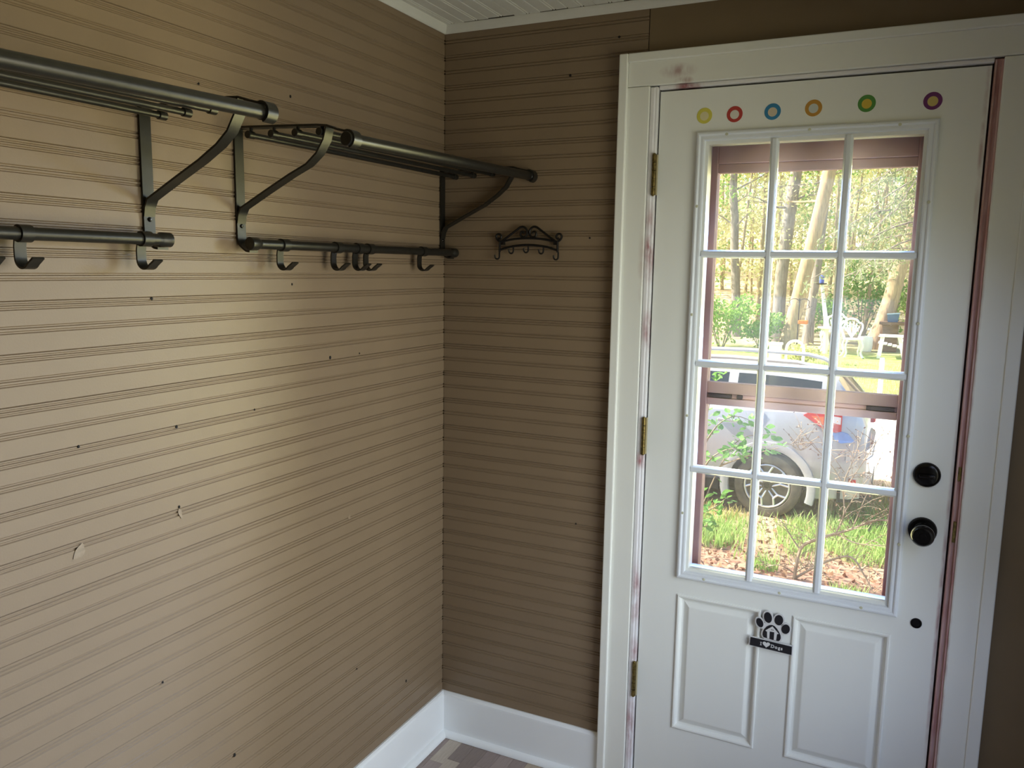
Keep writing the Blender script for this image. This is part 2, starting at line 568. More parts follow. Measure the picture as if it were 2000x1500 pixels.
# baseboards with quarter round
bprof = [(0.0, 0.002), (0.0, 0.152), (0.006, 0.1525), (0.011, 0.149), (0.0145, 0.144), (0.015, 0.138), (0.015, 0.002)]
qprof = [(0.0151, 0.001), (0.0151, 0.019)] + [(0.0151 + 0.018 * math.sin(a), 0.001 + 0.018 * math.cos(a)) for a in [i * PI / 2 / 6 for i in range(1, 7)]]
bl = sweep_y(bprof, YB, 0.0, miter=(0, -1)).build('baseboard_left', M_BASE, kind='structure', label='white baseboard under the rack wall', cat='baseboard')
sweep_y(qprof, YB, 0.0, miter=(0, -1)).build('quarter_round', M_BASE, bl, smooth=True)
bk = sweep_x(bprof, 0.0, 0.5635, miter=(1, 0)).build('baseboard_back', M_BASE, kind='structure', label='white baseboard between corner and door casing', cat='baseboard')
sweep_x(qprof, 0.0, 0.5635, miter=(1, 0)).build('quarter_round', M_BASE, bk, smooth=True)

# nail holes and scuffs left in the planks
hole = MB().lathe([(0.0, -0.0006), (0.0021, -0.0006), (0.0027, 0.0), (0.0027, 0.001)], 10, 'Y').mesh('nail_hole', M_DARK)
M_SCUFF = mat('scuffed_paint', '#87755e', rough=0.7, var=0.15, scale=90)
for (y, z, s) in [(-1.108, 1.499, 1), (-0.706, 1.522, 0.9), (-1.062, 1.238, 1.1), (-0.841, 1.24, 0.8), (-1.281, 1.239, 0.9), (-0.568, 1.334, 1.4), (-0.444, 1.334, 0.7),
                  (-0.222, 0.287, 1.4), (-0.937, 0.444, 1.3), (-1.125, 0.713, 0.8), (-0.472, 0.442, 0.7), (-1.064, 1.07, 0.9), (-0.97, 1.927, 0.8), (-0.697, 1.953, 1.0)]:
    link_mesh('nail_hole', hole, wl_o, (0.0007, y, z), (0, 0, PI / 2), (s, 1, s * 1.25))
for (x, z, s) in [(0.411, 2.11, 1.3), (0.553, 2.199, 1.2), (0.466, 0.805, 1.0), (0.484, 1.657, 0.9)]:
    link_mesh('nail_hole', hole, wb_o, (x, -0.0007, z), None, (s, 1, s * 1.1))
for (y, z, w, h, a) in [(-1.062, 1.055, 0.004, 0.012, 0.3), (-1.291, 1.045, 0.014, 0.010, 0.9), (-0.498, 0.892, 0.005, 0.007, 0.2)]:
    sc = MB().prism([(w * math.cos(t) * (1 + 0.3 * math.sin(3 * t)), h * math.sin(t)) for t in [i * 2 * PI / 12 for i in range(12)]], -0.0002, 0.0001, 'X').mesh('paint_scuff', M_SCUFF)
    link_mesh('paint_scuff', sc, wl_o, (0.0006, y, z), (a, 0, 0))

# ------------------------------------------------------------------ door casing and jamb
CZ = 2.147
t3 = MB().bbox(0.586, 0.650, -0.018, 0.0, 0.0, 2.0595, b=0.0025).build('trim_3', M_CASING, kind='structure', label='white flat casing board on the hinge side of the door', cat='casing')
MB().bbox(0.564, 0.5885, -0.027, 0.0, 0.0, CZ, b=0.003).build('backband', M_CASING, t3)
t4 = MB().bbox(1.474, 1.5375, -0.018, 0.0, 0.0, 2.0595, b=0.0025).build('trim_4', M_CASING, kind='structure', label='white flat casing board on the knob side of the door', cat='casing')
MB().bbox(1.5355, 1.565, -0.024, 0.0, 0.0, CZ, b=0.003).build('backband', M_CASING, t4)
t5 = MB().bbox(0.5885, 1.5355, -0.0185, 0.0, 2.0605, 2.1245, b=0.002).build('trim_5', M_CASING, kind='structure', label='white head casing board above the door with a red smear', cat='casing')
MB().bbox(0.588, 1.536, -0.0255, 0.0, 2.1235, CZ, b=0.003).build('backband', M_CASING, t5)
jb = MB()
jb.bbox(DX0 - 0.004, 0.6715, -0.010, 0.14, -0.004, 2.058, b=0.003)
jb.bbox(DX0 - 0.001, 0.6640, -0.0135, 0.0, 0.0, 2.056, b=0.003)
jb.box(0.668, 0.684, 0.0475, 0.14, -0.004, 2.05)
t6 = jb.build('trim_6', M_JAMB, kind='structure', label='white hinge jamb stained red along the door gap', cat='jamb')
jh = MB()
jh.bbox(0.6725, 1.456, -0.008, 0.14, 2.050, 2.0603, b=0.003)
jh.box(0.684, 1.446, 0.0475, 0.14, 2.035, 2.050)
jh.build('trim_7', M_JAMB, kind='structure', label='white head jamb stained pink above the door', cat='jamb')
jr = MB()
jr.bbox(1.4565, 1.4755, -0.006, 0.14, -0.004, 2.058, b=0.002)
jr.bbox(1.4570, 1.4610, -0.011, 0.0, 0.0, 2.055, b=0.0012)
jr.bbox(1.4690, 1.4745, -0.014, 0.0, 0.0, 2.055, b=0.0015)
jr.box(1.444, 1.458, 0.0475, 0.14, -0.004, 2.05)
t8 = jr.build('trim_8', M_PINKJAMB, kind='structure', label='pink stained latch jamb right of the door', cat='jamb')
MB().bbox(1.4612, 1.4685, -0.0105, -0.004, 0.915, 0.968, b=0.001).build('strike_plate', M_BRASS, t8, label='brass strike plate')
MB().bbox(1.4612, 1.4685, -0.0095, -0.004, 1.070, 1.105, b=0.001).build('strike_plate', M_BRASS, t8, label='brass strike plate')
MB().box(DX0, DX1, 0.0, 0.16, -0.004, 0.008).build('trim_9', M_BRASS, kind='structure', label='metal threshold under the door', cat='threshold')

# ------------------------------------------------------------------ the inner door
door = thing('door_1', (0.676, 0.022, 0.01), 'white entry door with twelve panes over two raised panels', 'door', kind='structure')
GX0, GX1, GZ0, GZ1 = 0.806, 1.330, 0.722, 1.907
LX = (0.785, 1.020)
RX = (1.1035, 1.3447)
PZ = (0.2325, 0.6455)
xs = sorted({0.676, 0.812, 1.324, 1.452, LX[0], LX[1], RX[0], RX[1]})
zs = sorted({0.010, PZ[0], PZ[1], 0.728, 1.901, 2.045})


def inhole(x, z, panels=True):
    if 0.812 < x < 1.324 and 0.728 < z < 1.901: return True
    if panels and PZ[0] < z < PZ[1] and (LX[0] < x < LX[1] or RX[0] < x < RX[1]): return True
    return False


sl = MB()
for yy, pan in ((0.0, True), (0.045, False)):
    for i in range(len(xs) - 1):
        for j in range(len(zs) - 1):
            a, b, c, d = xs[i], xs[i + 1], zs[j], zs[j + 1]
            if not inhole((a + b) / 2, (c + d) / 2, pan):
                sl.add([(a, yy, c), (b, yy, c), (b, yy, d), (a, yy, d)], [(0, 1, 2, 3)])
for (a, b, c, d) in ((0.676, 1.452, 0.010, 2.045), (0.812, 1.324, 0.728, 1.901)):
    sl.ring_sweep(a, b, c, d, [(0, 0.0), (0, 0.045)])
so = sl.build('door_slab', M_DOOR, door)
ppf = [(0.0, 0.0008), (0.0, -0.0030), (0.003, -0.0048), (0.007, -0.0042), (0.010, -0.0010), (0.0135, 0.0065), (0.018, 0.0075), (0.0205, 0.0070), (0.034, 0.0005), (0.037, 0.0)]
MB().ring_sweep(LX[0], LX[1], PZ[0], PZ[1], ppf, cap=True).build('raised_panel', M_DOOR, door)
MB().ring_sweep(RX[0], RX[1], PZ[0], PZ[1], ppf, cap=True).build('raised_panel', M_DOOR, door)
lpf = [(0.0, 0.001), (0.0005, -0.006), (0.004, -0.0105), (0.008, -0.0115), (0.011, -0.0100), (0.0125, -0.0075), (0.019, -0.0085), (0.0225, -0.0075), (0.026, 0.006), (0.0265, 0.014)]
lf = MB().ring_sweep(0.7797, 1.3561, 0.6953, 1.9342, lpf).build('lite_frame', M_FRAME, door)
MB().ring_sweep(0.775, 1.361, 0.690, 1.939, [(0.0, 0.046), (0.0, 0.054), (0.0345, 0.054), (0.0345, 0.020), (0.030, 0.019)]).build('lite_frame', M_RED, door, label='red painted outer lite frame')
screw = MB().lathe([(0.0, -0.0012), (0.003, -0.0012), (0.0042, 0.0), (0.0042, 0.001)], 10, 'Y').mesh('screw_cap', mat('yellowed_plastic', '#c3c2a8', rough=0.5, var=0.05))
for (x, z) in [(0.86, 1.924), (1.065, 1.924), (1.27, 1.924), (0.86, 0.7055), (1.065, 0.7055), (1.27, 0.7055), (0.79, 1.74), (0.79, 1.45), (0.79, 1.17), (0.79, 0.89), (1.346, 1.74), (1.346, 1.45), (1.346, 1.17), (1.346, 0.89)]:
    o = link_mesh('screw_cap', screw, door, None)
    o.matrix_parent_inverse = door.matrix_basis.inverted()
    o.location = (x, -0.0105, z)
MW = 0.0105
VX = (0.9808, 1.1575)
HZ = (1.6147, 1.3165, 1.0180)


def muntin_prof(c):
    return [(c - MW, 0.014), (c - MW, 0.003), (c - MW * 0.62, -0.003), (c - MW * 0.4, -0.0045), (c + MW * 0.4, -0.0045), (c + MW * 0.62, -0.003), (c + MW, 0.003), (c + MW, 0.014)]


for c in VX:
    MB().prism(muntin_prof(c), GZ0, GZ1, 'Z').build('muntin', M_FRAME, door)
cols = [GX0] + list(VX) + [GX1]
for c in HZ:
    p = [(y + 0.0006, z) for z, y in muntin_prof(c)]
    MB().prism([(y, z) for y, z in p], GX0, GX1, 'X').build('muntin', M_FRAME, door)
rows = [GZ1] + list(HZ) + [GZ0]
for i in range(3):
    for j in range(4):
        MB().box(cols[i] + 0.001, cols[i + 1] - 0.001, 0.015, 0.018, rows[j + 1] + 0.001, rows[j] - 0.001).build('pane', M_GLASS, door)
# hinges: knuckles, pin ends and leaf edge
for (z0, z1) in ((1.772, 1.880), (1.047, 1.1525), (0.308, 0.4145)):
    h = thing('hinge', (0.672, -0.004, z0)); h.parent = door; h.matrix_parent_inverse = door.matrix_basis.inverted()
    L = z1 - z0
    kb = MB()
    for q in range(5):
        kb.lathe([(0.0, z0 + L * q / 5 + 0.0003), (0.0058, z0 + L * q / 5 + 0.0006), (0.0058, z0 + L * (q + 1) / 5 - 0.0006), (0.0, z0 + L * (q + 1) / 5 - 0.0003)], 12, 'Z', (0.6695, -0.0150, 0))
    kb.lathe([(0.0, z0 - 0.004), (0.004, z0 - 0.002), (0.0045, z0)], 10, 'Z', (0.6695, -0.0150, 0))
    kb.lathe([(0.0045, z1), (0.004, z1 + 0.002), (0.0, z1 + 0.004)], 10, 'Z', (0.6695, -0.0150, 0))
    kb.build('knuckle', M_BRASS, h, smooth=True)
    MB().box(0.6735, 0.6765, -0.012, 0.03, z0, z1).build('hinge_leaf', mat('bright_brass', '#c9bb93', rough=0.35, metal=0.8, var=0.1), h)
# knob, deadbolt and bore hole
kx, kz = 1.3955, 0.9330
knob = MB().lathe([(0.0, -0.062), (0.008, -0.062), (0.0085, -0.0605), (0.017, -0.0605), (0.018, -0.062), (0.022, -0.061), (0.0262, -0.055), (0.0268, -0.048), (0.025, -0.041), (0.019, -0.034), (0.012, -0.030), (0.0115, -0.018), (0.014, -0.013)], 32, 'Y', (kx, 0, kz)).build('door_knob', M_KNOB, door, smooth=True)
MB().lathe([(0.014, -0.014), (0.020, -0.0135), (0.0225, -0.010), (0.030, -0.0095), (0.033, -0.006), (0.0335, 0.0)], 32, 'Y', (kx, 0, kz)).build('rose', M_KNOB, knob, smooth=True)
dbx, dbz = 1.3945, 1.0755
db = MB().lathe([(0.0, -0.011), (0.020, -0.011), (0.027, -0.009), (0.0305, -0.005), (0.0315, 0.0)], 32, 'Y', (dbx, 0, dbz)).build('deadbolt', M_KNOB, door, smooth=True)
MB().bbox(dbx - 0.018, dbx + 0.018, -0.023, -0.010, dbz - 0.0045, dbz + 0.0045, b=0.003).build('thumb_turn', M_KNOB, db, smooth=True)
MB().lathe([(0.0, -0.0008), (0.0095, -0.0008), (0.0105, -0.0026), (0.0128, -0.0026), (0.0135, 0.0)], 24, 'Y', (1.4005, 0, 0.6875)).build('bore_cap', M_KNOB, door, smooth=True, label='small dark plugged bore')

# ------------------------------------------------------------------ storm door outside
sd = thing('door_2', (0.70, 0.12, 0.0), 'pink framed storm door beyond the panes', 'door', kind='structure')
SX0, SX1, SY0, SY1 = 0.8175, 1.3155, 0.100, 0.138
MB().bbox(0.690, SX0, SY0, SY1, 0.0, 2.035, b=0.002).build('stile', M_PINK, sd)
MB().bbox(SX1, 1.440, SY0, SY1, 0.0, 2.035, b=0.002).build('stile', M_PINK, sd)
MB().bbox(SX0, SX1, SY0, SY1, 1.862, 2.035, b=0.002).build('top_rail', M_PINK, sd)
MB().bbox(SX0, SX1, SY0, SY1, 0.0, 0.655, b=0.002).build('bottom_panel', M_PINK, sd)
us = MB()
us.bbox(SX0, SX1, 0.108, 0.132, 1.838, 1.8615, b=0.0015)
us.bbox(SX0, SX1, 0.104, 0.130, 1.222, 1.254, b=0.002)
us.build('sash_rail', M_PINKD, sd)
ls = MB()
ls.bbox(SX0, SX1, 0.112, 0.136, 1.209, 1.221, b=0.001)
ls.bbox(SX0, SX1, 0.104, 0.134, 1.188, 1.2085, b=0.002)
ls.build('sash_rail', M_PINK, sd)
MB().box(SX0 + 0.004, SX0 + 0.07, 0.102, 0.112, 1.2105, 1.2205).box(SX0 + 0.085, SX0 + 0.10, 0.102, 0.112, 1.2105, 1.2205).box(SX1 - 0.075, SX1 - 0.006, 0.102, 0.112, 1.2105, 1.2205).build('latch_slot', mat('latch_slot_shade', '#4a3f3f', rough=0.6), sd)  # dark boxes painted as the shade inside the latch openings
MB().box(SX0, SX1, 0.118, 0.121, 1.254, 1.838).build('pane', M_GLASS2, sd)
MB().box(SX0, SX1, 0.124, 0.127, 0.655, 1.188).build('pane', M_GLASS2, sd)

# ------------------------------------------------------------------ the two wall racks
RZ, RX_ = 1.6115, 0.042           # lower rail: height, distance from the wall


def coat_rack(y0, y1, label, zl, zr, shear):
    """uprights with hooked feet, diagonal arms, top bars, one thick front tube, four thin slats, lower rail"""
    t = thing('coat_rack', (0.0, (y0 + y1) / 2, 1.62), label, 'coat rack')
    def zf(x, y):
        return (zl + (zr - zl) * (y - y0) / (y1 - y0) - 1.8235) * min(1, x / 0.3)
    for ye, s in ((y0 + 0.004, 1), (y1 - 0.001, -1)):
        ya, yb = sorted((ye, ye + s * 0.025))
        yc = (ya + yb) / 2
        foot = [(0.0035, 1.858), (0.0035, 1.66), (0.004, 1.625)] + [(RX_ + (RX_ - 0.004) * -math.cos(a), 1.6115 - 0.0165 * math.sin(a) + (1.625 - 1.6115) * max(0, 1 - a / 1.2)) for a in [i * (PI * 0.47) / 10 for i in range(1, 11)]]
        MB().strap(foot, ya, yb, 0.0042).build('upright', M_BRONZE, t, smooth=True)
        dz = zf(0.3, yc)
        top = [(0.002, 1.8555), (0.10, 1.8545 + dz * .3), (0.225, 1.853 + dz * .8), (0.250, 1.851 + dz * .9), (0.276, 1.8425 + dz)] + \
              [(0.300 + 0.0165 * math.cos(a), 1.8235 + dz + 0.0165 * math.sin(a)) for a in [PI * 0.62 - i * (PI * 1.05) / 9 for i in range(10)]]
        MB().strap(top, ya, yb, 0.0042).build('top_bar', M_BRONZE, t, smooth=True)
        diag = [(0.0045, 1.655), (0.0075, 1.672), (0.016, 1.6875), (0.085, 1.7215), (0.150, 1.7525), (0.195, 1.7755 + dz * .6), (0.222, 1.797 + dz * .7), (0.240, 1.824 + dz * .9), (0.2475, 1.850 + dz)]
        MB().strap(diag, ya, yb, 0.0040).build('arm', M_BRONZE, t, smooth=True)
        sc = MB().lathe([(0.0, 0.0088), (0.0028, 0.0086), (0.0046, 0.0068), (0.0048, 0.004)], 14, 'X', (0, yc, 1.6495)).build('screw', M_KNOB, t, smooth=True)
    ft = thing_part = MB().tube([(0.30, y0 + 0.004, 1.8235 + zf(.3, y0)), (0.30, y1 - 0.004, 1.8235 + zf(.3, y1))], 0.0122, 20).build('front_tube', M_BRONZE, t, smooth=True)
    for ye, s in ((y0, 1), (y1, -1)):
        z = 1.8235 + zf(.3, ye)
        cap = MB().lathe([(0.0, ye), (0.0130, ye), (0.0145, ye + s * 0.0015), (0.0145, ye + s * 0.024), (0.0122, ye + s * 0.026)], 20, 'Y', (0.30, 0, z)).build('end_cap', M_BRONZE, ft, smooth=True)
    for x in (0.045, 0.108, 0.171, 0.233):
        slat = MB().tube([(x, y0 + 0.006, 1.839 + zf(x, y0)), (x, y1 - 0.006, 1.839 + zf(x, y1))], 0.0062, 12).build('slat', M_BRONZE, t, smooth=True)
        for ye, s in ((y0, 1), (y1, -1)):
            z = 1.839 + zf(x, ye)
            MB().lathe([(0.0, ye), (0.0072, ye), (0.0082, ye + s * 0.001), (0.0082, ye + s * 0.017), (0.0062, ye + s * 0.018)], 14, 'Y', (x, 0, z)).tube([(x, ye + s * 0.012, z), (x, ye + s * 0.012, 1.8535 + zf(x, ye))], 0.0035, 8).build('end_cap', M_BRONZE, slat, smooth=True)
    rl = MB().tube([(RX_, y0 + 0.004, RZ), (RX_, y1 - 0.004, RZ)], 0.0108, 18).build('hook_rail', M_BRONZE, t, smooth=True)
    for ye, s in ((y0, 1), (y1, -1)):
        MB().lathe([(0.0, ye), (0.0128, ye), (0.0140, ye + s * 0.001), (0.0140, ye + s * 0.022), (0.0118, ye + s * 0.025), (0.0108, ye + s * 0.030)], 18, 'Y', (RX_, 0, RZ)).build('end_cap', M_BRONZE, rl, smooth=True)
    return t


coat_rack(-1.970, -1.0955, 'dark metal wall rack with hook rail, cut off by the picture edge', 1.801, 1.828, 0)
coat_rack(-0.886, -0.0040, 'dark metal wall rack with hook rail, reaching into the room corner', 1.8165, 1.8345, 0)


def hook_proto():
    t = thing('coat_hook', (RX_, 0, RZ))
    MB().lathe([(0.0112, -0.011), (0.0142, -0.0105), (0.0142, 0.0105), (0.0112, 0.011)], 20, 'Y', (RX_, 0, RZ)).build('clamp', M_BRONZE, t, smooth=True)
    path = [(RX_ - 0.010, RZ - 0.008), (RX_ - 0.0125, RZ - 0.020), (RX_ - 0.0125, RZ - 0.036)] + arc(RX_ + 0.0045, RZ - 0.038, 0.017, PI, PI * 1.80, 9) + [(RX_ + 0.032, RZ - 0.0385)]
    MB().strap(path, -0.010, 0.010, 0.0034).build('hook', M_BRONZE, t, smooth=True)
    return t


hooks = [(-1.446, 'flat metal coat hook cut by the picture edge, on the near rack'),
         (-1.383, 'flat metal coat hook on the near rack, second from its right end'),
         (-1.152, 'flat metal coat hook beside the right end cap of the near rack'),
         (-0.778, 'first flat metal coat hook from the left on the corner rack'),
         (-0.586, 'second flat metal coat hook from the left on the corner rack'),
         (-0.499, 'third flat metal coat hook on the corner rack, left of the touching pair'),
         (-0.452, 'fourth flat metal coat hook on the corner rack, right of the touching pair'),
         (-0.191, 'last flat metal coat hook on the corner rack, near the room corner')]
hp = hook_proto()
for i, (y, lab) in enumerate(hooks):
    h = hp if i == 0 else copy_tree(hp)
    h.location.y = y
    tag(h, lab, 'hook', 'sliding coat hooks on the rack rails')
hooks_done = True

# ------------------------------------------------------------------ key rack of black wrought iron
kr = thing('key_rack', (0.296, -0.012, 1.60), 'black wrought iron key rack with scrolls and five small hooks', 'key rack')
KY = -0.012
KC = 0.2950
R0 = 0.0034


def mir(p):
    return [(2 * KC - a, b) for a, b in p]


def kt(pts, r=R0):
    return MB().tube([(a, KY, b) for a, b in pts], r, 7)


def spline(p, n=5):
    out = []
    for i in range(len(p) - 1):
        p0 = p[max(i - 1, 0)]; p1 = p[i]; p2 = p[i + 1]; p3 = p[min(i + 2, len(p) - 1)]
        for k in range(n):
            t = k / n
            out.append(tuple(0.5 * ((2 * p1[d]) + (-p0[d] + p2[d]) * t + (2 * p0[d] - 5 * p1[d] + 4 * p2[d] - p3[d]) * t * t + (-p0[d] + 3 * p1[d] - 3 * p2[d] + p3[d]) * t ** 3) for d in range(len(p1))))
    out.append(tuple(p[-1]))
    return out


topbar = [(0.2055, 1.6455), (0.235, 1.6515), (0.265, 1.6550), (0.295, 1.6560), (0.325, 1.6550), (0.355, 1.6515), (0.3845, 1.6455)]
lowbar = [(0.1985, 1.6205), (0.230, 1.6295), (0.262, 1.6345), (0.295, 1.6362), (0.328, 1.6345), (0.360, 1.6295), (0.3915, 1.6205)]
kt(spline(topbar)).build('upper_bar', M_BLACKIRON, kr, smooth=True)
kt(spline(lowbar)).build('lower_bar', M_BLACKIRON, kr, smooth=True)
# scroll: rises from the end, over the peak, curls inwards
scr = [(0.2085, 1.6475), (0.232, 1.6635), (0.256, 1.6800), (0.2685, 1.6880), (0.2790, 1.6890), (0.2880, 1.6830), (0.2915, 1.6740), (0.2890, 1.6640), (0.2810, 1.6585), (0.2725, 1.6610), (0.2695, 1.6680), (0.2725, 1.6745), (0.2785, 1.6745), (0.2815, 1.6700)]
kt(spline(scr)).build('scroll', M_BLACKIRON, kr, smooth=True)
kt(spline(mir(scr))).build('scroll', M_BLACKIRON, kr, smooth=True)
post = [(0.2010, 1.6470)] + [(0.1955 + 0.0088 * math.cos(a), 1.6560 + 0.0088 * math.sin(a)) for a in [-0.9 + i * 5.3 / 12 for i in range(13)]][::-1][:0]
curl = [(0.2085, 1.6460), (0.1990, 1.6475), (0.1915, 1.6530), (0.1885, 1.6610), (0.1930, 1.6680), (0.2010, 1.6675), (0.2055, 1.6610), (0.2020, 1.6545), (0.1960, 1.6560)]
kt(spline(curl), 0.0032).build('curl', M_BLACKIRON, kr, smooth=True)
kt(spline(mir(curl)), 0.0032).build('curl', M_BLACKIRON, kr, smooth=True)
for flip in (False, True):
    p = [(0.2015, 1.6480), (0.2010, 1.6350), (0.2005, 1.6150)]
    pp = mir(p) if flip else p
    kt(pp).build('post', M_BLACKIRON, kr, smooth=True)
    ax = 2 * KC - 0.2085 if flip else 0.2085
    MB().bbox(ax - 0.0055, ax + 0.0055, -0.013, -0.0001, 1.6365, 1.6480, b=0.001).build('mount_tab', M_BLACKIRON, kr)
for (hx, hz) in ((0.2000, 1.6150), (0.2465, 1.6320), (0.2955, 1.6350), (0.3445, 1.6320), (0.3920, 1.6150)):
    drop = hz - 0.0135
    hk = [(hx, KY, hz + 0.001), (hx, KY, drop)]
    a_ = [(hx - 0.0062 + 0.0062 * math.cos(q), KY - 0.0045 * (i / 8), drop + 0.0075 * math.sin(q)) for i, q in enumerate([-j * PI / 8 for j in range(9)])]
    hk += a_[1:] + [(hx - 0.0128, KY - 0.0055, drop + 0.005)]
    MB().tube(hk, 0.0025, 7).build('key_hook', M_BLACKIRON, kr, smooth=True)

# ------------------------------------------------------------------ round stickers above the panes (plain coloured stand-ins)
stk = [(0.797, 1.9755, '#cfc552', '#d8cfa2', 'yellow', 'first in the row'), (0.8757, 1.9744, '#b23a33', '#d9d5cb', 'red', 'second in the row'),
       (0.971, 1.9746, '#2f7fae', '#cfc1a9', 'blue', 'third in the row'), (1.0697, 1.9768, '#bd8a35', '#c7cdc9', 'amber', 'fourth in the row'),
       (1.1921, 1.9794, '#4e8a3d', '#d1b23f', 'green', 'fifth in the row'), (1.336, 1.9752, '#6a2766', '#c9b46b', 'purple', 'last in the row')]
for (x, z, c1, c2, nm, wh) in stk:
    s = MB().lathe([(0.0, -0.0009), (0.0196, -0.0009), (0.0204, -0.0006), (0.0204, -0.0001)], 28, 'Y', (x, 0, z)).build('round_sticker', mat('sticker_' + nm, c1, rough=0.5, var=0.04, scale=60),
        label='round %s sticker on the door above the panes, %s' % (nm, wh), cat='sticker', group='round stickers along the door top')
    MB().prism([(x + 0.0115 * math.cos(t), z - 0.001 + 0.0115 * math.sin(t)) for t in [i * PI / 12 for i in range(24)]], -0.0012, -0.0008).build('print', mat('sticker_print_' + nm, c2, rough=0.5), s, label='pale plain disc')

# ------------------------------------------------------------------ paw shaped door sign
PX, PZc = 1.05354, 0.58668
paw = thing('paw_sign', (PX, -0.006, PZc), 'black paw shaped dog sign on the door between the raised panels', 'sign')
M_SWHITE = mat('sign_white', '#d3d2d2', rough=0.35, var=0.01)
M_SBLACK = mat('sign_black', '#0d0c10', rough=0.3, var=0.1, scale=80)


def P2(p):
    return [(PX + a * 1.03 / 1000.0, PZc + b / 1000.0) for a, b in p]


def ell(cx, cz, rx, rz, rot, n=24, grow=0.0):
    c, s = math.cos(math.radians(rot)), math.sin(math.radians(rot))
    out = []
    for i in range(n):
        t = 2 * PI * i / n
        a, b = (rx + grow) * math.cos(t), (rz + grow) * math.sin(t)
        out.append((cx + a * c - b * s, cz + a * s + b * c))
    return out


toes = [(-33.4, 24.7, 8.6, 13.2, 22), (-13.2, 44.0, 10.0, 15.2, 9), (14.8, 42.4, 10.8, 14.6, -4), (33.2, 20.6, 10.4, 13.6, -12)]
pad = [(-21.5, -14.6), (-24.2, -8), (-23.8, 0), (-20.5, 9), (-14.5, 18), (-8, 23), (-2.0, 24.8), (4.5, 23.2), (11.5, 16.5), (17.5, 8), (21.5, -1.0), (22.4, -8), (20.6, -14.2), (17.0, -17.5), (0, -17.0)]
ban = [(-57.5, -19.2), (54.5, -23.2), (54.5, -51.2), (-58.5, -47.0)]
ban_in = [(-54.8, -21.4), (51.8, -25.4), (52.0, -49.0), (-55.8, -44.9)]
bk_ = MB()
for (a, b, c, d, e) in toes:
    bk_.prism(P2(ell(a, b, c, d, e, grow=3.6)), -0.0095, -0.0055)
bk_.prism(P2([(p[0] * 1.16, (p[1] - 2) * 1.16 + 2) for p in pad]), -0.0095, -0.0055)
bk_.prism(P2([(-28, 20), (0, 44), (28, 18), (20, -20), (-20, -20)]), -0.0094, -0.0055)
bk_.prism(P2(ban), -0.0100, -0.0055)
bk_.build('backing', M_SWHITE, paw, label='white outlined backing')
MB().box(PX - 0.012, PX + 0.012, -0.0056, -0.0001, PZc - 0.045, PZc + 0.03).build('magnet', M_SBLACK, paw)
for (a, b, c, d, e) in toes:
    MB().prism(P2(ell(a, b, c, d, e)), -0.0108, -0.0090).build('toe', M_SBLACK, paw)
MB().prism(P2(pad), -0.0108, -0.0090).build('pad', M_SBLACK, paw)
house = [(-0.4, 21.5), (16.5, 4.0), (13.5, 2.2), (12.3, 3.0), (11.0, -16.2), (5.0, -16.2), (5.2, 6.0), (-6.6, 5.8), (-6.4, -15.0), (-12.2, -14.4), (-13.2, 4.8), (-15.0, 3.6), (-17.8, 6.2)]
hz_ = MB().prism(P2([(-0.4, 21.5), (16.5, 4.0), (13.5, 2.2), (12.3, 4.0), (5.2, 6.0), (-6.6, 5.8), (-13.2, 4.8), (-15.0, 3.6), (-17.8, 6.2)]), -0.0116, -0.0106)
hz_.prism(P2([(12.4, 4.2), (11.0, -16.2), (5.0, -16.2), (5.2, 6.2)]), -0.0116, -0.0106)
hz_.prism(P2([(-6.6, 6.0), (-6.4, -15.2), (-12.2, -14.6), (-13.3, 5.0)]), -0.0116, -0.0106)
hz_.build('house_emblem', M_SWHITE, paw, label='white dog house emblem')
MB().prism(P2([(-3.4, 12.6), (-0.4, 12.6), (-0.4, 10.8), (-3.4, 10.8)]), -0.0120, -0.0114).prism(P2([(0.6, 12.4), (3.2, 12.4), (3.2, 10.6), (0.6, 10.6)]), -0.0120, -0.0114).build('house_mark', M_SBLACK, paw)
MB().prism(P2(ban_in), -0.0112, -0.0094).build('banner', M_SBLACK, paw, label='black banner plate')
heart = []
for i in range(28):
    t = 2 * PI * i / 28
    heart.append((-13.2 + 0.60 * 16 * math.sin(t) ** 3, -33.6 + 0.60 * (13 * math.cos(t) - 5 * math.cos(2 * t) - 2 * math.cos(3 * t) - math.cos(4 * t)) * 0.98))
MB().prism(P2(heart), -0.0118, -0.0110).build('heart', M_SWHITE, paw, label='white heart')


def letters(txt, size, x, z, rot):
    """raised lettering with slab serifs"""
    cu = bpy.data.curves.new('lettering', 'FONT')
    cu.body = txt; cu.size = size; cu.extrude = 0.0004; cu.offset = size * 0.028
    o = bpy.data.objects.new('tmp', cu); COL.objects.link(o)
    dg = bpy.context.evaluated_depsgraph_get()
    me = bpy.data.meshes.new_from_object(o.evaluated_get(dg))
    bpy.data.objects.remove(o)
    me.materials.clear(); me.materials.append(M_SWHITE)
    ob = bpy.data.objects.new('lettering', me); COL.objects.link(ob)
    ob.parent = paw
    ob.matrix_parent_inverse = paw.matrix_basis.inverted()
    ob.matrix_basis = Matrix.Translation((PX + x / 1000, -0.0115, PZc + z / 1000)) @ Matrix.Rotation(math.radians(rot), 4, 'Y') @ Matrix.Rotation(PI / 2, 4, 'X')
    ob['label'] = 'white raised lettering'
    return ob


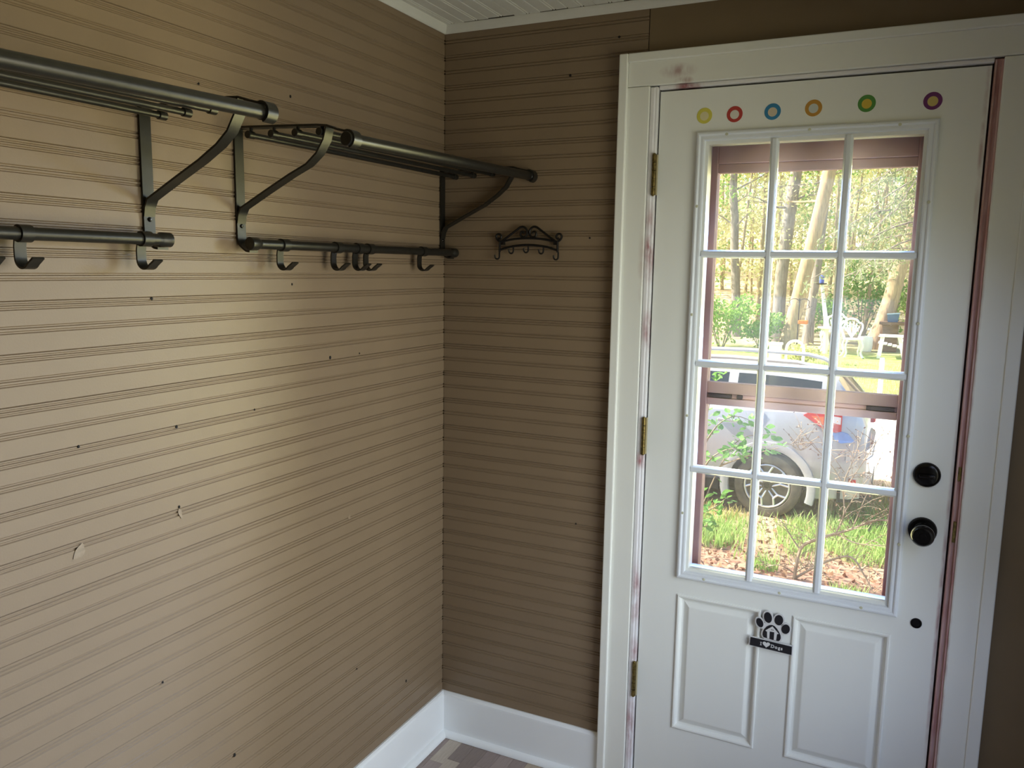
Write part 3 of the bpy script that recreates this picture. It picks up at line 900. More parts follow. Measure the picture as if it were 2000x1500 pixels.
def serif_word(word, x, z, dz, size=0.0125):
    for ch in word:
        ob = letters(ch, size, x, z, 0)
        xs2 = [v.co.x for v in ob.data.vertices]
        ob.data.transform(Matrix.Translation((-min(xs2), 0, 0)))
        wd = max(xs2) - min(xs2)
        if ch in 'ID':                                   # slab serifs on the upright strokes
            bm = bmesh.new(); bm.from_mesh(ob.data)
            for zz in (0.0004, 0.0085):
                c_ = wd / 2 if ch == 'I' else 0.0009
                for g in (bmesh.ops.create_cube(bm, size=1)['verts'],):
                    for v in g: v.co = Vector((c_ + v.co.x * 0.0046, zz + v.co.y * 0.0011, v.co.z * 0.0008))
            bm.to_mesh(ob.data); bm.free()
        x += wd * 1000 + 1.5
        z += dz


serif_word('I', -28.8, -38.6, 0)
serif_word('Dogs', -0.8, -39.6, -0.35)

# ================================================================== OUTSIDE
rng = np.random.default_rng(11)


def gz(y):
    """height of the yard: level near the house, rising gently, then a wooded slope"""
    if y < 6.5: return -1.03 + 0.05 * max(0, (5.2 - y)) * (1 if y > 2.5 else 0.8)
    if y < 21: return -1.03 + 0.0545 * (y - 6.5)
    return -0.24 + 0.20 * (y - 21) if y < 60 else 7.56


M_SOIL = mat('leaf_strewn_soil', '#8a6a55', rough=0.95, hex2='#b39a7c', scale=5, bump=0.6, bscale=40)
M_GROUND = bpy.data.materials.new('yard_ground'); M_GROUND.use_nodes = True
_n, _l = M_GROUND.node_tree.nodes, M_GROUND.node_tree.links
_b = _n['Principled BSDF']; _b.inputs['Roughness'].default_value = 0.95
_tc = _n.new('ShaderNodeTexCoord')
_sep = _n.new('ShaderNodeSeparateXYZ'); _l.new(_tc.outputs['Object'], _sep.inputs[0])


def _noise(scale, detail=4):
    q = _n.new('ShaderNodeTexNoise'); q.inputs['Scale'].default_value = scale; q.inputs['Detail'].default_value = detail
    _l.new(_tc.outputs['Object'], q.inputs['Vector']); return q.outputs[0]


def _ramp(fac, a, b, p0=0.35, p1=0.65):
    r = _n.new('ShaderNodeValToRGB')
    r.color_ramp.elements[0].position = p0; r.color_ramp.elements[1].position = p1
    r.color_ramp.elements[0].color = srgb(a); r.color_ramp.elements[1].color = srgb(b)
    _l.new(fac, r.inputs[0]); return r.outputs[0]


def _mix(f, a, b):
    m = _n.new('ShaderNodeMix'); m.data_type = 'RGBA'
    _l.new(f, m.inputs[0]); _l.new(a, m.inputs[6]); _l.new(b, m.inputs[7]); return m.outputs[2]


def _band(lo, hi, jitter, seedscale):
    """0..1 rise over y = lo..hi, with a ragged edge"""
    ad = _n.new('ShaderNodeMath'); ad.operation = 'MULTIPLY_ADD'
    _l.new(_noise(seedscale), ad.inputs[0]); ad.inputs[1].default_value = jitter; _l.new(_sep.outputs[1], ad.inputs[2])
    mr = _n.new('ShaderNodeMapRange'); mr.inputs['From Min'].default_value = lo + jitter / 2; mr.inputs['From Max'].default_value = hi + jitter / 2
    _l.new(ad.outputs[0], mr.inputs[0]); return mr.outputs[0]


mulch = _ramp(_noise(14), '#795645', '#a88c74')
litter = _ramp(_noise(8), '#a89274', '#cdb894')
turf = _ramp(_noise(9), '#7f9a45', '#a9b868')
woods = _ramp(_noise(3), '#b59f78', '#d8c89c')
c = _mix(_band(5.3, 6.3, 1.6, 1.1), mulch, litter)
c = _mix(_band(11.0, 13.0, 2.0, 0.9), c, turf)
c = _mix(_band(18.5, 20.5, 1.5, 0.8), c, woods)
_l.new(c, _b.inputs['Base Color'])

gm = MB()
ys = [0.2, 1, 2, 3, 4, 4.6, 5.2, 5.8, 6.5, 7.5, 9, 11, 13, 15, 17, 19, 21, 24, 28, 33, 40, 50, 60]
xs_ = [-60, -30, -16, -9, -5, -3, -2, -1, 0, 1, 2, 3, 4.5, 7, 12, 20, 35, 60]
gv = []
for y in ys:
    for x in xs_:
        gv.append((x, y, gz(y) + (random.uniform(-0.03, 0.03) if 3 < y < 7 else 0)))
nx = len(xs_)
gm.add(gv, [(j * nx + i, j * nx + i + 1, (j + 1) * nx + i + 1, (j + 1) * nx + i) for j in range(len(ys) - 1) for i in range(nx - 1)])
gm.build('ground', M_GROUND, kind='structure', label='yard of mulch, grass and woodland floor seen through the door', cat='ground')
dv = MB()
dpts = [(0.75, 8.7), (1.4, 8.35), (12, 7.8), (12, 13.6), (1.0, 13.6), (0.4, 11.0), (-9, 10.6), (-9, 9.2)]
dv.add([(x, y, gz(y) + 0.03) for x, y in dpts] + [(x, y, gz(y) - 0.05) for x, y in dpts], [tuple(range(8)), tuple(range(15, 7, -1))] + [(i, i + 8, (i + 1) % 8 + 8, (i + 1) % 8) for i in range(8)])
dv.build('driveway', mat('pale_gravel', '#e2dccd', rough=0.95, var=0.08, scale=30), kind='structure', label='pale sunlit gravel driveway behind the car', cat='driveway')


def quads(name, centers, size, material, parent, aspect=0.6, droop=0.0, tri=False):
    """loose leaves as one mesh"""
    n_ = len(centers)
    c_ = np.asarray(centers, float)
    a = rng.normal(size=(n_, 3)); a[:, 2] -= droop; a /= np.linalg.norm(a, axis=1)[:, None]
    b = rng.normal(size=(n_, 3)); b = np.cross(a, b); b /= np.linalg.norm(b, axis=1)[:, None]
    s = size * rng.uniform(0.6, 1.3, n_)[:, None]
    v = np.stack([c_ - a * s / 2, c_ + b * s * aspect / 2, c_ + a * s / 2, c_ - b * s * aspect / 2], 1).reshape(-1, 3)
    me = bpy.data.meshes.new(name)
    me.from_pydata(v.tolist(), [], [(4 * i, 4 * i + 1, 4 * i + 2, 4 * i + 3) for i in range(n_)])
    me.materials.append(material)
    o = bpy.data.objects.new(name, me); COL.objects.link(o)
    if parent is not None:
        o.parent = parent; o.matrix_parent_inverse = parent.matrix_basis.inverted()
    o['kind'] = 'stuff'
    return o


def blob(n_, c_, r_, power=0.5):
    d = rng.normal(size=(n_, 3)); d /= np.linalg.norm(d, axis=1)[:, None]
    return np.asarray(c_) + d * np.asarray(r_) * (rng.uniform(0, 1, n_) ** power)[:, None]


M_BARK_T = mat('sunlit_tan_bark', '#c4ab84', rough=0.9, hex2='#98836a', scale=9, stretch=(3, 3, 0.5), bump=0.8, bscale=30)
M_BARK_G = mat('grey_bark', '#a0968a', rough=0.9, hex2='#7c7368', scale=9, stretch=(3, 3, 0.5), bump=0.8, bscale=30)
M_BARK_S = mat('sapling_bark', '#c2b08c', rough=0.9, hex2='#94856a', scale=6)
M_LEAF_Y = mat('spring_leaves', '#c3c684', rough=0.6, hex2='#dcd8a6', scale=0.6, translucent=0.45)
M_LEAF_G = mat('bush_leaves', '#6f9a45', rough=0.6, hex2='#98b95a', scale=1.2, translucent=0.4)
M_LEAF_B = mat('shrub_leaves', '#5f9a48', rough=0.55, hex2='#84b45c', scale=3, translucent=0.4)
M_NEEDLE = mat('spruce_needles', '#76875c', rough=0.7, hex2='#9aa578', scale=1.5, translucent=0.25)
M_TWIG = mat('dry_twigs', '#a99d86', rough=0.9, hex2='#80735f', scale=8)


def trunk_pts(base, top, wob, n_=9):
    b, t = Vector(base), Vector(top)
    out = []
    for i in range(n_ + 1):
        k = i / n_
        p = b.lerp(t, k)
        if 0 < i < n_:
            p += Vector((random.uniform(-wob, wob), random.uniform(-wob, wob), 0))
        out.append(p)
    return out


def tree(name, base, top, r0, r1, bark, label, cat='tree', group=None, nbranch=6, nleaf=500, leafmat=None, leafsize=0.16, blen=1.6, zmin=0.35):
    base = (base[0], base[1], gz(base[1]) - 0.05)
    root = thing(name, base, label, cat, group)
    pts = trunk_pts(base, top, r0 * 0.25)
    k = len(pts) - 1
    rs = [r0 + (r1 - r0) * i / k for i in range(k + 1)]
    rs[0] *= 1.35
    MB().tube(pts, rs, 12).build('trunk', bark, root, smooth=True)
    br = MB()
    ends = []
    for i in range(nbranch):
        f = random.uniform(zmin, 0.97)
        p0 = pts[int(f * k)].lerp(pts[min(int(f * k) + 1, k)], f * k - int(f * k))
        a = random.uniform(0, 2 * PI)
        L = blen * random.uniform(0.5, 1.1)
        q = [p0]
        d = Vector((math.cos(a), math.sin(a), random.uniform(-0.1, 0.6)))
        for s in range(4):
            q.append(q[-1] + d * L / 4 + Vector((random.uniform(-.08, .08), random.uniform(-.08, .08), random.uniform(-.06, .06))))
        rb = r1 * 0.30
        br.tube(q, [rb, rb * .8, rb * .6, rb * .4, rb * .2], 5)
        ends += q[2:]
        for s in range(2, 5):
            e = q[s] + Vector((random.uniform(-.5, .5), random.uniform(-.5, .5), random.uniform(-.3, .4)))
            br.tube([q[s], q[s].lerp(e, .5) + Vector((0, 0, random.uniform(-.05, .05))), e], [rb * .3, rb * .2, rb * .1], 4)
            ends.append(e)
    o = br.build('branches', bark, root); o['kind'] = 'stuff'
    if nleaf and leafmat:
        per = max(1, nleaf // len(ends))
        pts_ = np.concatenate([blob(per, tuple(e), (0.45, 0.45, 0.35)) for e in ends])
        quads('foliage', pts_, leafsize, leafmat, root)
    return root


tree('broad_trunk_tree', (-1.36, 19.0), (-0.10, 19.3, 7.2), 0.185, 0.13, M_BARK_T, 'broad tan tree trunk leaning right, lit by the sun, behind the feeders', nbranch=9, nleaf=260, leafmat=M_LEAF_Y, leafsize=0.12, zmin=0.45)
tree('grey_tree', (-0.98, 20.0), (-0.62, 20.2, 6.5), 0.12, 0.09, M_BARK_G, 'grey shaded trunk standing right behind the broad tan trunk', nbranch=6, nleaf=200, leafmat=M_LEAF_Y, leafsize=0.12, zmin=0.5)
tree('grey_tree', (-1.85, 20.5), (-1.45, 20.6, 7.5), 0.17, 0.13, M_BARK_G, 'grey trunk standing left of the broad tan trunk', nbranch=9, nleaf=300, leafmat=M_LEAF_Y, leafsize=0.12, zmin=0.45)
tree('leaning_tree', (0.58, 20.0), (1.90, 20.2, 5.6), 0.20, 0.15, M_BARK_T, 'tan trunk leaning right behind the brown garden table', nbranch=7, nleaf=300, leafmat=M_LEAF_Y, leafsize=0.12, zmin=0.5)
tree('grey_tree', (-3.0, 21.0), (-3.5, 21.2, 7.0), 0.13, 0.09, M_BARK_G, 'slim grey trunk at the left of the view through the upper panes', nbranch=7, nleaf=300, leafmat=M_LEAF_Y, leafsize=0.12)

# the woods: saplings, four kinds copied over the slope
protos = []
SAP = 'thin pale sapling among the woods behind the yard'
for v in range(4):
    h = random.uniform(6, 9)
    lean = random.uniform(-0.5, 0.5)
    t = tree('sapling', (0, 26), (lean, 26, gz(26) + h), random.uniform(0.035, 0.065), 0.02, M_BARK_S, SAP, group='saplings of the woods', nbranch=12, nleaf=900, leafmat=M_LEAF_Y if v != 2 else M_LEAF_G, leafsize=0.11, blen=1.3, zmin=0.08)
    protos.append(t)
k = 0
for row, (y, n_) in enumerate(((21.5, 9), (23.5, 14), (26, 18), (29, 20), (33, 22))):
    for i in range(n_):
        w = 3.3 + (y - 20) * 0.36
        cx = -0.11 * (y + 2.2)
        x = cx - w + 2 * w * (i + random.uniform(0.1, 0.9)) / n_
        t = protos[k % 4] if k < 4 else copy_tree(protos[k % 4])
        yy = y + random.uniform(-0.8, 0.8)
        t.location = (x, yy, gz(yy) - 0.05)
        t.rotation_euler.z = random.uniform(0, 6.28)
        s = random.uniform(0.8, 1.25)
        t.scale = (s, s, s)
        k += 1

# spruce at the right with drooping grey-green boughs
sp_ = thing('spruce', (1.62, 12.6, gz(12.6)), 'grey green spruce reaching its drooping boughs in from the right', 'tree')
MB().tube(trunk_pts((1.62, 12.6, gz(12.6) - .05), (1.62, 12.65, 8.5), 0.03), [0.17 - 0.012 * i for i in range(10)], 10).build('trunk', M_BARK_G, sp_, smooth=True)
bo = MB(); nd = []
for i in range(90):
    z0 = 1.75 + 4.6 * i / 90
    a = i * 2.4 + random.uniform(-.3, .3)
    L = 1.75 * (1 - i / 90 * 0.5) * random.uniform(0.75, 1.1)
    q = []
    for s in range(7):
        f = s / 6
        q.append(Vector((1.62 + math.cos(a) * L * f, 12.62 + math.sin(a) * L * f, z0 + 0.25 * f - 0.75 * f * f + random.uniform(-.02, .02))))
    bo.tube(q, [0.022 * (1 - f / 7.5) for f in range(7)], 5)
    for s in range(1, 7):
        for side in (-1, 1):
            l2 = L * 0.26 * (1 - s / 10)
            e = q[s] + Vector((math.cos(a + side * 1.0) * l2, math.sin(a + side * 1.0) * l2, -0.12 - random.uniform(0, .14)))
            bo.tube([q[s], q[s].lerp(e, .5) + Vector((0, 0, .02)), e], [0.007, 0.005, 0.003], 4)
            for m in range(12):
                nd.append(tuple(q[s].lerp(e, random.uniform(0.1, 1.05)) + Vector((random.uniform(-.05, .05), random.uniform(-.05, .05), random.uniform(-.07, .03)))))
        nd += [tuple(q[s] + Vector((random.uniform(-.08, .08), random.uniform(-.08, .08), random.uniform(-.06, .06)))) for _ in range(5)]
o = bo.build('boughs', M_BARK_G, sp_); o['kind'] = 'stuff'
quads('needles', nd, 0.10, M_NEEDLE, sp_, aspect=0.28, droop=0.5)


# green bushes at the edge of the woods
def bush(x, y, r, h, n_, label, material=None, size=0.10):
    root = thing('bush', (x, y, gz(y)), label, 'bush')
    st = MB(); tips = []
    for i in range(8):
        a = 2 * PI * i / 8 + random.uniform(-.3, .3)
        e = Vector((x + math.cos(a) * r * random.uniform(.3, .8), y + math.sin(a) * r * .6, gz(y) + h * random.uniform(.55, .95)))
        p0 = Vector((x + math.cos(a) * .05, y + math.sin(a) * .05, gz(y) - .03))
        st.tube([p0, p0.lerp(e, .5) + Vector((0, 0, h * .08)), e], [0.014, 0.010, 0.004], 5)
        tips.append(e)
    o = st.build('stems', M_BARK_G, root); o['kind'] = 'stuff'
    c_ = np.concatenate([blob(n_ // 10, tuple(e), (r * .45, r * .4, h * .28)) for e in tips] + [blob(n_ // 5, (x, y, gz(y) + h * .45), (r * .8, r * .6, h * .45))])
    quads('foliage', c_, size, material or M_LEAF_G, root)


bush(-2.9, 18.6, 0.9, 1.25, 1700, 'wide green bush at the left edge of the yard, behind the car roof')
bush(-1.95, 18.9, 0.6, 0.8, 900, 'low green bush left of the broad tan trunk')
bush(-0.55, 20.6, 0.55, 1.15, 1000, 'rounded green bush behind the white garden table')
bush(0.22, 21.4, 0.75, 2.0, 1500, 'tall deep green bush behind the white garden chair', M_LEAF_B)
bush(1.50, 20.8, 0.6, 1.5, 1000, 'green bush behind the brown garden table')
bush(-0.75, 16.6, 0.45, 0.42, 500, 'low tuft of bright leaves beside the feeder hook', M_LEAF_Y)

# ------------------------------------------------------------------ things in the yard
M_PWHITE = mat('white_garden_paint', '#f2f0e8', rough=0.45, var=0.02)
M_WROUGHT = mat('dark_hook_iron', '#3c352c', rough=0.6, metal=0.3, var=0.1)
M_BLUE = mat('blue_feeder_plastic', '#4b62b4', rough=0.4, var=0.06)
M_SLATE = mat('slate_blue_box', '#5a7082', rough=0.6, var=0.12, scale=20)
M_BROWNW = mat('brown_garden_wood', '#8d7355', rough=0.8, hex2='#6d563e', scale=6, stretch=(1, 6, 6))
M_ORANGE = mat('orange_tray', '#cf7a35', rough=0.6, var=0.08)

# bird feeder on a pale post
G = gz(18.7)
bf = thing('bird_feeder', (-0.42, 18.7, G), 'blue bird feeder with dark tray on top of a pale leaning post', 'feeder')
MB().tube([(-0.42, 18.7, G - .05), (-0.45, 18.7, 0.40), (-0.60, 18.7, 1.28)], [0.062, 0.055, 0.036], 10).build('post', M_PWHITE, bf, smooth=True)
MB().lathe([(0.0, 1.275), (0.10, 1.275), (0.125, 1.30), (0.125, 1.312), (0.0, 1.305)], 20, 'Z', (-0.61, 18.7, 0)).build('tray', M_WROUGHT, bf, smooth=True)
MB().lathe([(0.0, 1.31), (0.055, 1.31), (0.058, 1.44), (0.055, 1.455), (0.0, 1.46)], 16, 'Z', (-0.61, 18.7, 0)).build('seed_tube', M_BLUE, bf, smooth=True)
MB().lathe([(0.062, 1.455), (0.064, 1.47), (0.03, 1.50), (0.0, 1.505)], 16, 'Z', (-0.61, 18.7, 0)).build('cap', M_BLUE, bf, smooth=True)
# shepherd hook with orange tray
G = gz(17)
sh = thing('shepherd_hook', (-0.89, 17, G), 'dark two armed shepherd hook pole in front of the tan trunk', 'pole')
MB().tube([(-0.89, 17, G - .2), (-0.89, 17, 0.98)], 0.011, 8).build('pole', M_WROUGHT, sh)
for s in (-1, 1):
    p = [(-0.89, 17, 0.86)] + [(-0.89 + s * (0.105 - 0.105 * math.cos(a)), 17, 0.90 + 0.075 * math.sin(a)) for a in [i * PI / 10 for i in range(1, 11)]] + [(-0.89 + s * 0.195, 17, 0.83), (-0.89 + s * 0.23, 17, 0.79), (-0.89 + s * 0.265, 17, 0.82)]
    MB().tube(p, 0.008, 6).build('arm', M_WROUGHT, sh, smooth=True)
tr_ = thing('hanging_tray', (-0.78, 16.98, 0.42), 'orange tray feeder hanging at the shepherd hook', 'feeder')
MB().bbox(-0.88, -0.68, 16.88, 17.08, 0.42, 0.50, b=0.01).build('tray', M_ORANGE, tr_)
MB().tube([(-0.86, 16.98, 0.50), (-0.78, 16.98, 0.72), (-0.70, 16.98, 0.50)], 0.004, 5).tube([(-0.78, 16.98, 0.72), (-0.665, 17.0, 0.80)], 0.004, 5).build('hanger', M_WROUGHT, tr_)


def ornate_chair(x, y, rz, label, s=1.0):
    """cast white garden chair: fan shaped openwork back, round seat, four legs"""
    root = thing('garden_chair', (0, 0, 0), label, 'chair')
    bk = MB()
    out_ = [(-0.16, 0.44), (-0.20, 0.56), (-0.245, 0.68), (-0.235, 0.78), (-0.16, 0.815), (-0.12, 0.87), (0, 0.90), (0.12, 0.87), (0.16, 0.815), (0.235, 0.78), (0.245, 0.68), (0.20, 0.56), (0.16, 0.44)]
    bk.tube([(a, 0.19 + (b - .44) * .22, b) for a, b in spline(out_, 3)], 0.026, 6)
    for a in (-60, -36, -12, 12, 36, 60):
        e = (0.20 * math.sin(math.radians(a)), 0.48 + 0.36 * math.cos(math.radians(a * .8)))
        m_ = (e[0] * 0.45 + (0.02 if a > 0 else -0.02), 0.48 + (e[1] - .48) * .5)
        bk.tube([(p[0], 0.19 + (p[1] - .44) * .22, p[1]) for p in spline([(0, 0.46), m_, e], 3)], 0.020, 5)
    for a in range(-50, 51, 20):
        cx_, cz_ = 0.155 * math.sin(math.radians(a)), 0.48 + 0.26 * math.cos(math.radians(a))
        bk.tube([(cx_ + 0.035 * math.cos(q), 0.19 + (cz_ + 0.035 * math.sin(q) - .44) * .22, cz_ + 0.035 * math.sin(q)) for q in [i * PI / 4 for i in range(8)]], 0.013, 5, closed=True)
    bk.build('backrest', M_PWHITE, root, smooth=True)
    MB().lathe([(0.0, 0.415), (0.20, 0.41), (0.225, 0.43), (0.22, 0.45), (0.0, 0.455)], 20, 'Z').build('seat', M_PWHITE, root, smooth=True)
    for sx in (-1, 1):
        for sy in (-1, 1):
            MB().tube(spline([(sx * .15, sy * .15, .42), (sx * .19, sy * .19, .28), (sx * .16, sy * .16, .12), (sx * .21, sy * .21, 0.0)], 3), [0.024] * 9 + [0.03], 6).build('leg', M_PWHITE, root, smooth=True)
    root.location = (x, y, gz(y))
    root.rotation_euler.z = rz
    root.scale = (s, s, s)
    return root


ornate_chair(0.20, 18.3, 0.25, 'white ornate cast garden chair right of the round table', 0.98)
ornate_chair(-0.36, 19.5, -0.35, 'white ornate cast garden chair standing behind the round table', 0.98)
G = gz(18.8)
gt = thing('garden_table', (-0.32, 18.8, G), 'round white garden table between the ornate chairs', 'table')
MB().lathe([(0.0, G + .58), (0.30, G + .58), (0.325, G + .60), (0.32, G + .62), (0.0, G + .625)], 28, 'Z', (-0.32, 18.8, 0)).build('tabletop', M_PWHITE, gt, smooth=True)
for a in (0.4, 2.0, 3.6, 5.2):
    cx_, cy2 = math.cos(a), math.sin(a)
    MB().tube(spline([(-0.32 + cx_ * .20, 18.8 + cy2 * .20, G + .59), (-0.32 + cx_ * .26, 18.8 + cy2 * .26, G + .42), (-0.32 + cx_ * .14, 18.8 + cy2 * .14, G + .2), (-0.32 + cx_ * .26, 18.8 + cy2 * .26, G)], 3), 0.024, 6).build('leg', M_PWHITE, gt, smooth=True)
# low slatted white chair at the right
G = gz(18.5)
ad = thing('lawn_chair', (1.0, 18.5, G), 'white low lawn chair at the right edge beside the brown table', 'chair')
for i in range(5):
    yy = 18.28 + i * 0.105
    o_ = MB().prism([(1.18, G + .24), (1.40, G + .80), (1.42, G + .79), (1.21, G + .23)], yy, yy + 0.085, 'Y').build('slat', M_PWHITE, ad)
for i in range(5):
    xx = 0.74 + i * 0.10
    MB().bbox(xx, xx + 0.085, 18.28, 18.78, G + .34 - i * .022, G + .365 - i * .022, b=0.004).build('slat', M_PWHITE, ad)
for yy in (18.24, 18.80):
    MB().bbox(0.74, 1.36, yy - .03, yy + .04, G + .50, G + .525, b=0.004).build('armrest', M_PWHITE, ad)
    MB().prism([(0.78, G + .50), (0.86, G + .50), (0.81, G), (0.73, G)], yy - .01, yy + .02, 'Y').build('leg', M_PWHITE, ad)
    MB().prism([(1.14, G + .50), (1.22, G + .50), (1.34, G), (1.26, G)], yy - .01, yy + .02, 'Y').build('leg', M_PWHITE, ad)
# brown table with pedestal and slate coloured box
G = gz(19.6)
bt = thing('brown_table', (1.0, 19.6, G), 'brown wooden garden table at the foot of the leaning trunk', 'table')
MB().bbox(0.70, 1.45, 19.3, 19.9, G + .66, G + .72, b=0.006).build('tabletop', M_BROWNW, bt)
MB().bbox(0.78, 1.12, 19.42, 19.78, G, G + .66, b=0.01).build('pedestal', M_BROWNW, bt)
pb = thing('planter_box', (1.0, 19.5, G + .72), 'slate blue box standing on the brown garden table', 'box')
MB().prism([(0.88, G + .725), (1.10, G + .725), (1.13, G + .93), (0.86, G + .90)], 19.42, 19.62, 'Y').build('box', M_SLATE, pb)
MB().prism([(0.85, G + .895), (1.14, G + .925), (1.14, G + .945), (0.85, G + .915)], 19.41, 19.63, 'Y').build('rim', mat('pale_blue_rim', '#9fb6c0', rough=0.5), pb)
G = gz(19.4)
MB().lathe([(0.0, G), (0.13, G), (0.15, G + .10), (0.155, G + .30), (0.14, G + .36), (0.0, G + .38)], 18, 'Z', (0.44, 19.4, 0)).build('garden_stool', M_PWHITE, smooth=True, label='round white garden stool right of the ornate chair', cat='stool')
G = gz(20.2)
bn = thing('low_bench', (0.62, 20.2, G), 'pale low bench behind the round white stool', 'bench')
MB().bbox(0.42, 0.80, 20.1, 20.4, G + .42, G + .47, b=0.006).build('seat', mat('pale_bench', '#c9d2d0', rough=0.5, var=0.05), bn)
for xx in (0.46, 0.74):
    MB().box(xx, xx + .04, 20.15, 20.35, G, G + .42).build('leg', M_WROUGHT, bn)
# hoop, tub and post beyond the car
G = gz(13.2)
hp_ = MB().tube([(-0.625, 13.2, G - .05)] + [(-0.475 + 0.15 * math.cos(a), 13.2, 0.185 + 0.15 * math.sin(a)) for a in [PI - i * PI / 12 for i in range(13)]] + [(-0.325, 13.2, G - .05)], 0.026, 10).build('garden_hoop', M_PWHITE, smooth=True, label='white garden hoop rising behind the car roof', cat='hoop')
tb = thing('white_bin', (-0.80, 13.1, G), 'square white bin left of the hoop behind the car', 'bin')
MB().bbox(-0.90, -0.70, 13.0, 13.2, G, 0.25, b=0.01).build('body', M_PWHITE, tb)
MB().bbox(-0.915, -0.685, 12.985, 13.215, 0.25, 0.295, b=0.01).build('lid', M_PWHITE, tb)
G = gz(13.4)
pt = MB().lathe([(0.0, G - .05), (0.042, G - .05), (0.042, 0.085), (0.030, 0.10), (0.0, 0.105)], 12, 'Z', (0.97, 13.4, 0)).build('marker_post', M_PWHITE, smooth=True, label='short white post at the far side of the driveway', cat='post')

# ------------------------------------------------------------------ the car
CG = -1.03
CYS = 6.50          # near side of the body
CWD = 1.78
XRR = 1.03          # rear end
M_SILVER = mat('silver_car_paint', '#aeb0b3', rough=0.28, metal=0.35, var=0.015, scale=3)
M_CGLASS = mat('dark_car_glass', '#2c3439', rough=0.06, var=0.05, spec=0.7)
M_CLAD = mat('pale_arch_cladding', '#b3b3b5', rough=0.4, metal=0.1, var=0.03)
M_CBLACK = mat('black_car_plastic', '#1d1c1b', rough=0.6, var=0.1)
M_TYRE = mat('dusty_tyre', '#4f4a42', rough=0.9, hex2='#6b6353', scale=14)
M_ALLOY = mat('bright_alloy', '#cfd1d3', rough=0.25, metal=0.6, var=0.02)
M_ALLOYD = mat('dark_alloy', '#3b3a3b', rough=0.35, metal=0.5, var=0.05)
M_TAIL = mat('red_lens', '#c5321f', rough=0.15, var=0.06, scale=25)
M_TAILO = mat('orange_lens', '#e0702a', rough=0.15, var=0.05)
M_TAILW = mat('clear_lens', '#ece6e4', rough=0.12)
car = thing('car', (-1.2, CYS + CWD / 2, CG), 'silver grey car parked across the yard, rear wheel and red tail light showing', 'car')
WXR, WXF, WZ, WR = 0.107, -2.56, -0.685, 0.345


def car_z(x):
    """(belt, roof) heights above ground"""
    belt = 1.06 + 0.13 * max(0, min(1, (x + 2.2) / 2.9))
    if x > 0.95: belt -= (x - 0.95) * 2.2
    if x < -2.0: belt -= (-2.0 - x) * 0.12
    if x > 0.72: roof = 1.50 - (x - 0.72) * 1.25 - max(0, x - 0.95) * 1.2
    elif x > -1.0: roof = 1.56 - 0.06 * ((x + 0.3) / 1.02) ** 2 if x > -0.3 else 1.56
    elif x > -2.05: roof = 1.56 - 0.50 * ((-1.0 - x) / 1.05) ** 1.5
    else: roof = belt + 0.05
    return belt, max(roof, belt + 0.03)


def car_low(x, r):
    low = 0.27
    for wx in (WXR, WXF):
        d = abs(x - wx)
        if d < r:
            low = max(low, (WZ - CG) + math.sqrt(r * r - d * d))
    if x > 0.75: low = max(low, 0.27 + (x - 0.75) * 0.25)
    return low


cxs = sorted(set([XRR - 4.42 + i * 0.12 for i in range(37)] + [WXR + 0.43 * math.cos(PI * i / 16) for i in range(17)] + [WXF + 0.43 * math.cos(PI * i / 16) for i in range(17)] + [0.72, 0.85, 0.93, 0.98, 1.01, XRR, -2.05, -1.0]))
ring = []
for x in cxs:
    belt, roof = car_z(x)
    low = car_low(x, 0.43)
    e = 0.0
    if x > 0.55: e = 0.16 * ((x - 0.55) / 0.48) ** 2.2
    if x < -2.8: e = 0.25 * ((-2.8 - x) / 0.6) ** 2
    h = CWD / 2
    sec = [(0.05 + e, low), (0.015 + e, max(low + 0.004, 0.45)), (e, max(low + 0.008, 0.72)), (0.01 + e, max(low + 0.012, 0.92)), (0.025 + e, belt - 0.10), (0.05 + e, belt - 0.02), (0.085 + e, belt), (0.11 + e, min(belt + 0.02, roof - .01)),
           (0.11 + e + 0.55 * (roof - belt) * .45, belt + (roof - belt) * 0.5), (0.11 + e + 0.55 * (roof - belt) * .78, belt + (roof - belt) * 0.86), (0.16 + e + 0.55 * (roof - belt) * .85, roof - 0.012), (0.45 + e, roof + 0.01), (h, roof + 0.02)]
    near = [(x, CYS + d, CG + z) for d, z in sec]
    far_ = [(x, CYS + CWD - d, CG + z) for d, z in sec[:-1]][::-1]
    ring.append(near + far_)
K = len(ring[0])
bodyf, glassf = [], []
verts = [p for r in ring for p in r]
for i in range(len(cxs) - 1):
    xm = (cxs[i] + cxs[i + 1]) / 2
    for j in range(K - 1):
        f = (i * K + j, i * K + j + 1, (i + 1) * K + j + 1, (i + 1) * K + j)
        jj = j if j < 12 else K - 2 - j
        isg = False
        if jj in (7, 8) and -1.75 < xm < 0.62 and not (-0.42 < xm < -0.30) and not (-1.15 < xm < -1.05) and car_z(xm)[1] - car_z(xm)[0] > .12:
            isg = True
        if jj in (10, 11) and (0.74 < xm < 0.97 or -2.0 < xm < -1.15):
            isg = True
        (glassf if isg else bodyf).append(f)
bodyf.append(tuple(range(K - 1, -1, -1)))
bodyf.append(tuple((len(cxs) - 1) * K + j for j in range(K)))
MB().add(verts, bodyf).build('body', M_SILVER, car, smooth=True)
MB().add([(a, b, c_ + 0.0) for a, b, c_ in verts], glassf).build('windows', M_CGLASS, car, smooth=True)
MB().box(-3.2, 0.85, CYS + 0.22, CYS + CWD - 0.22, CG + 0.30, CG + 0.95).build('underbody', M_CBLACK, car)
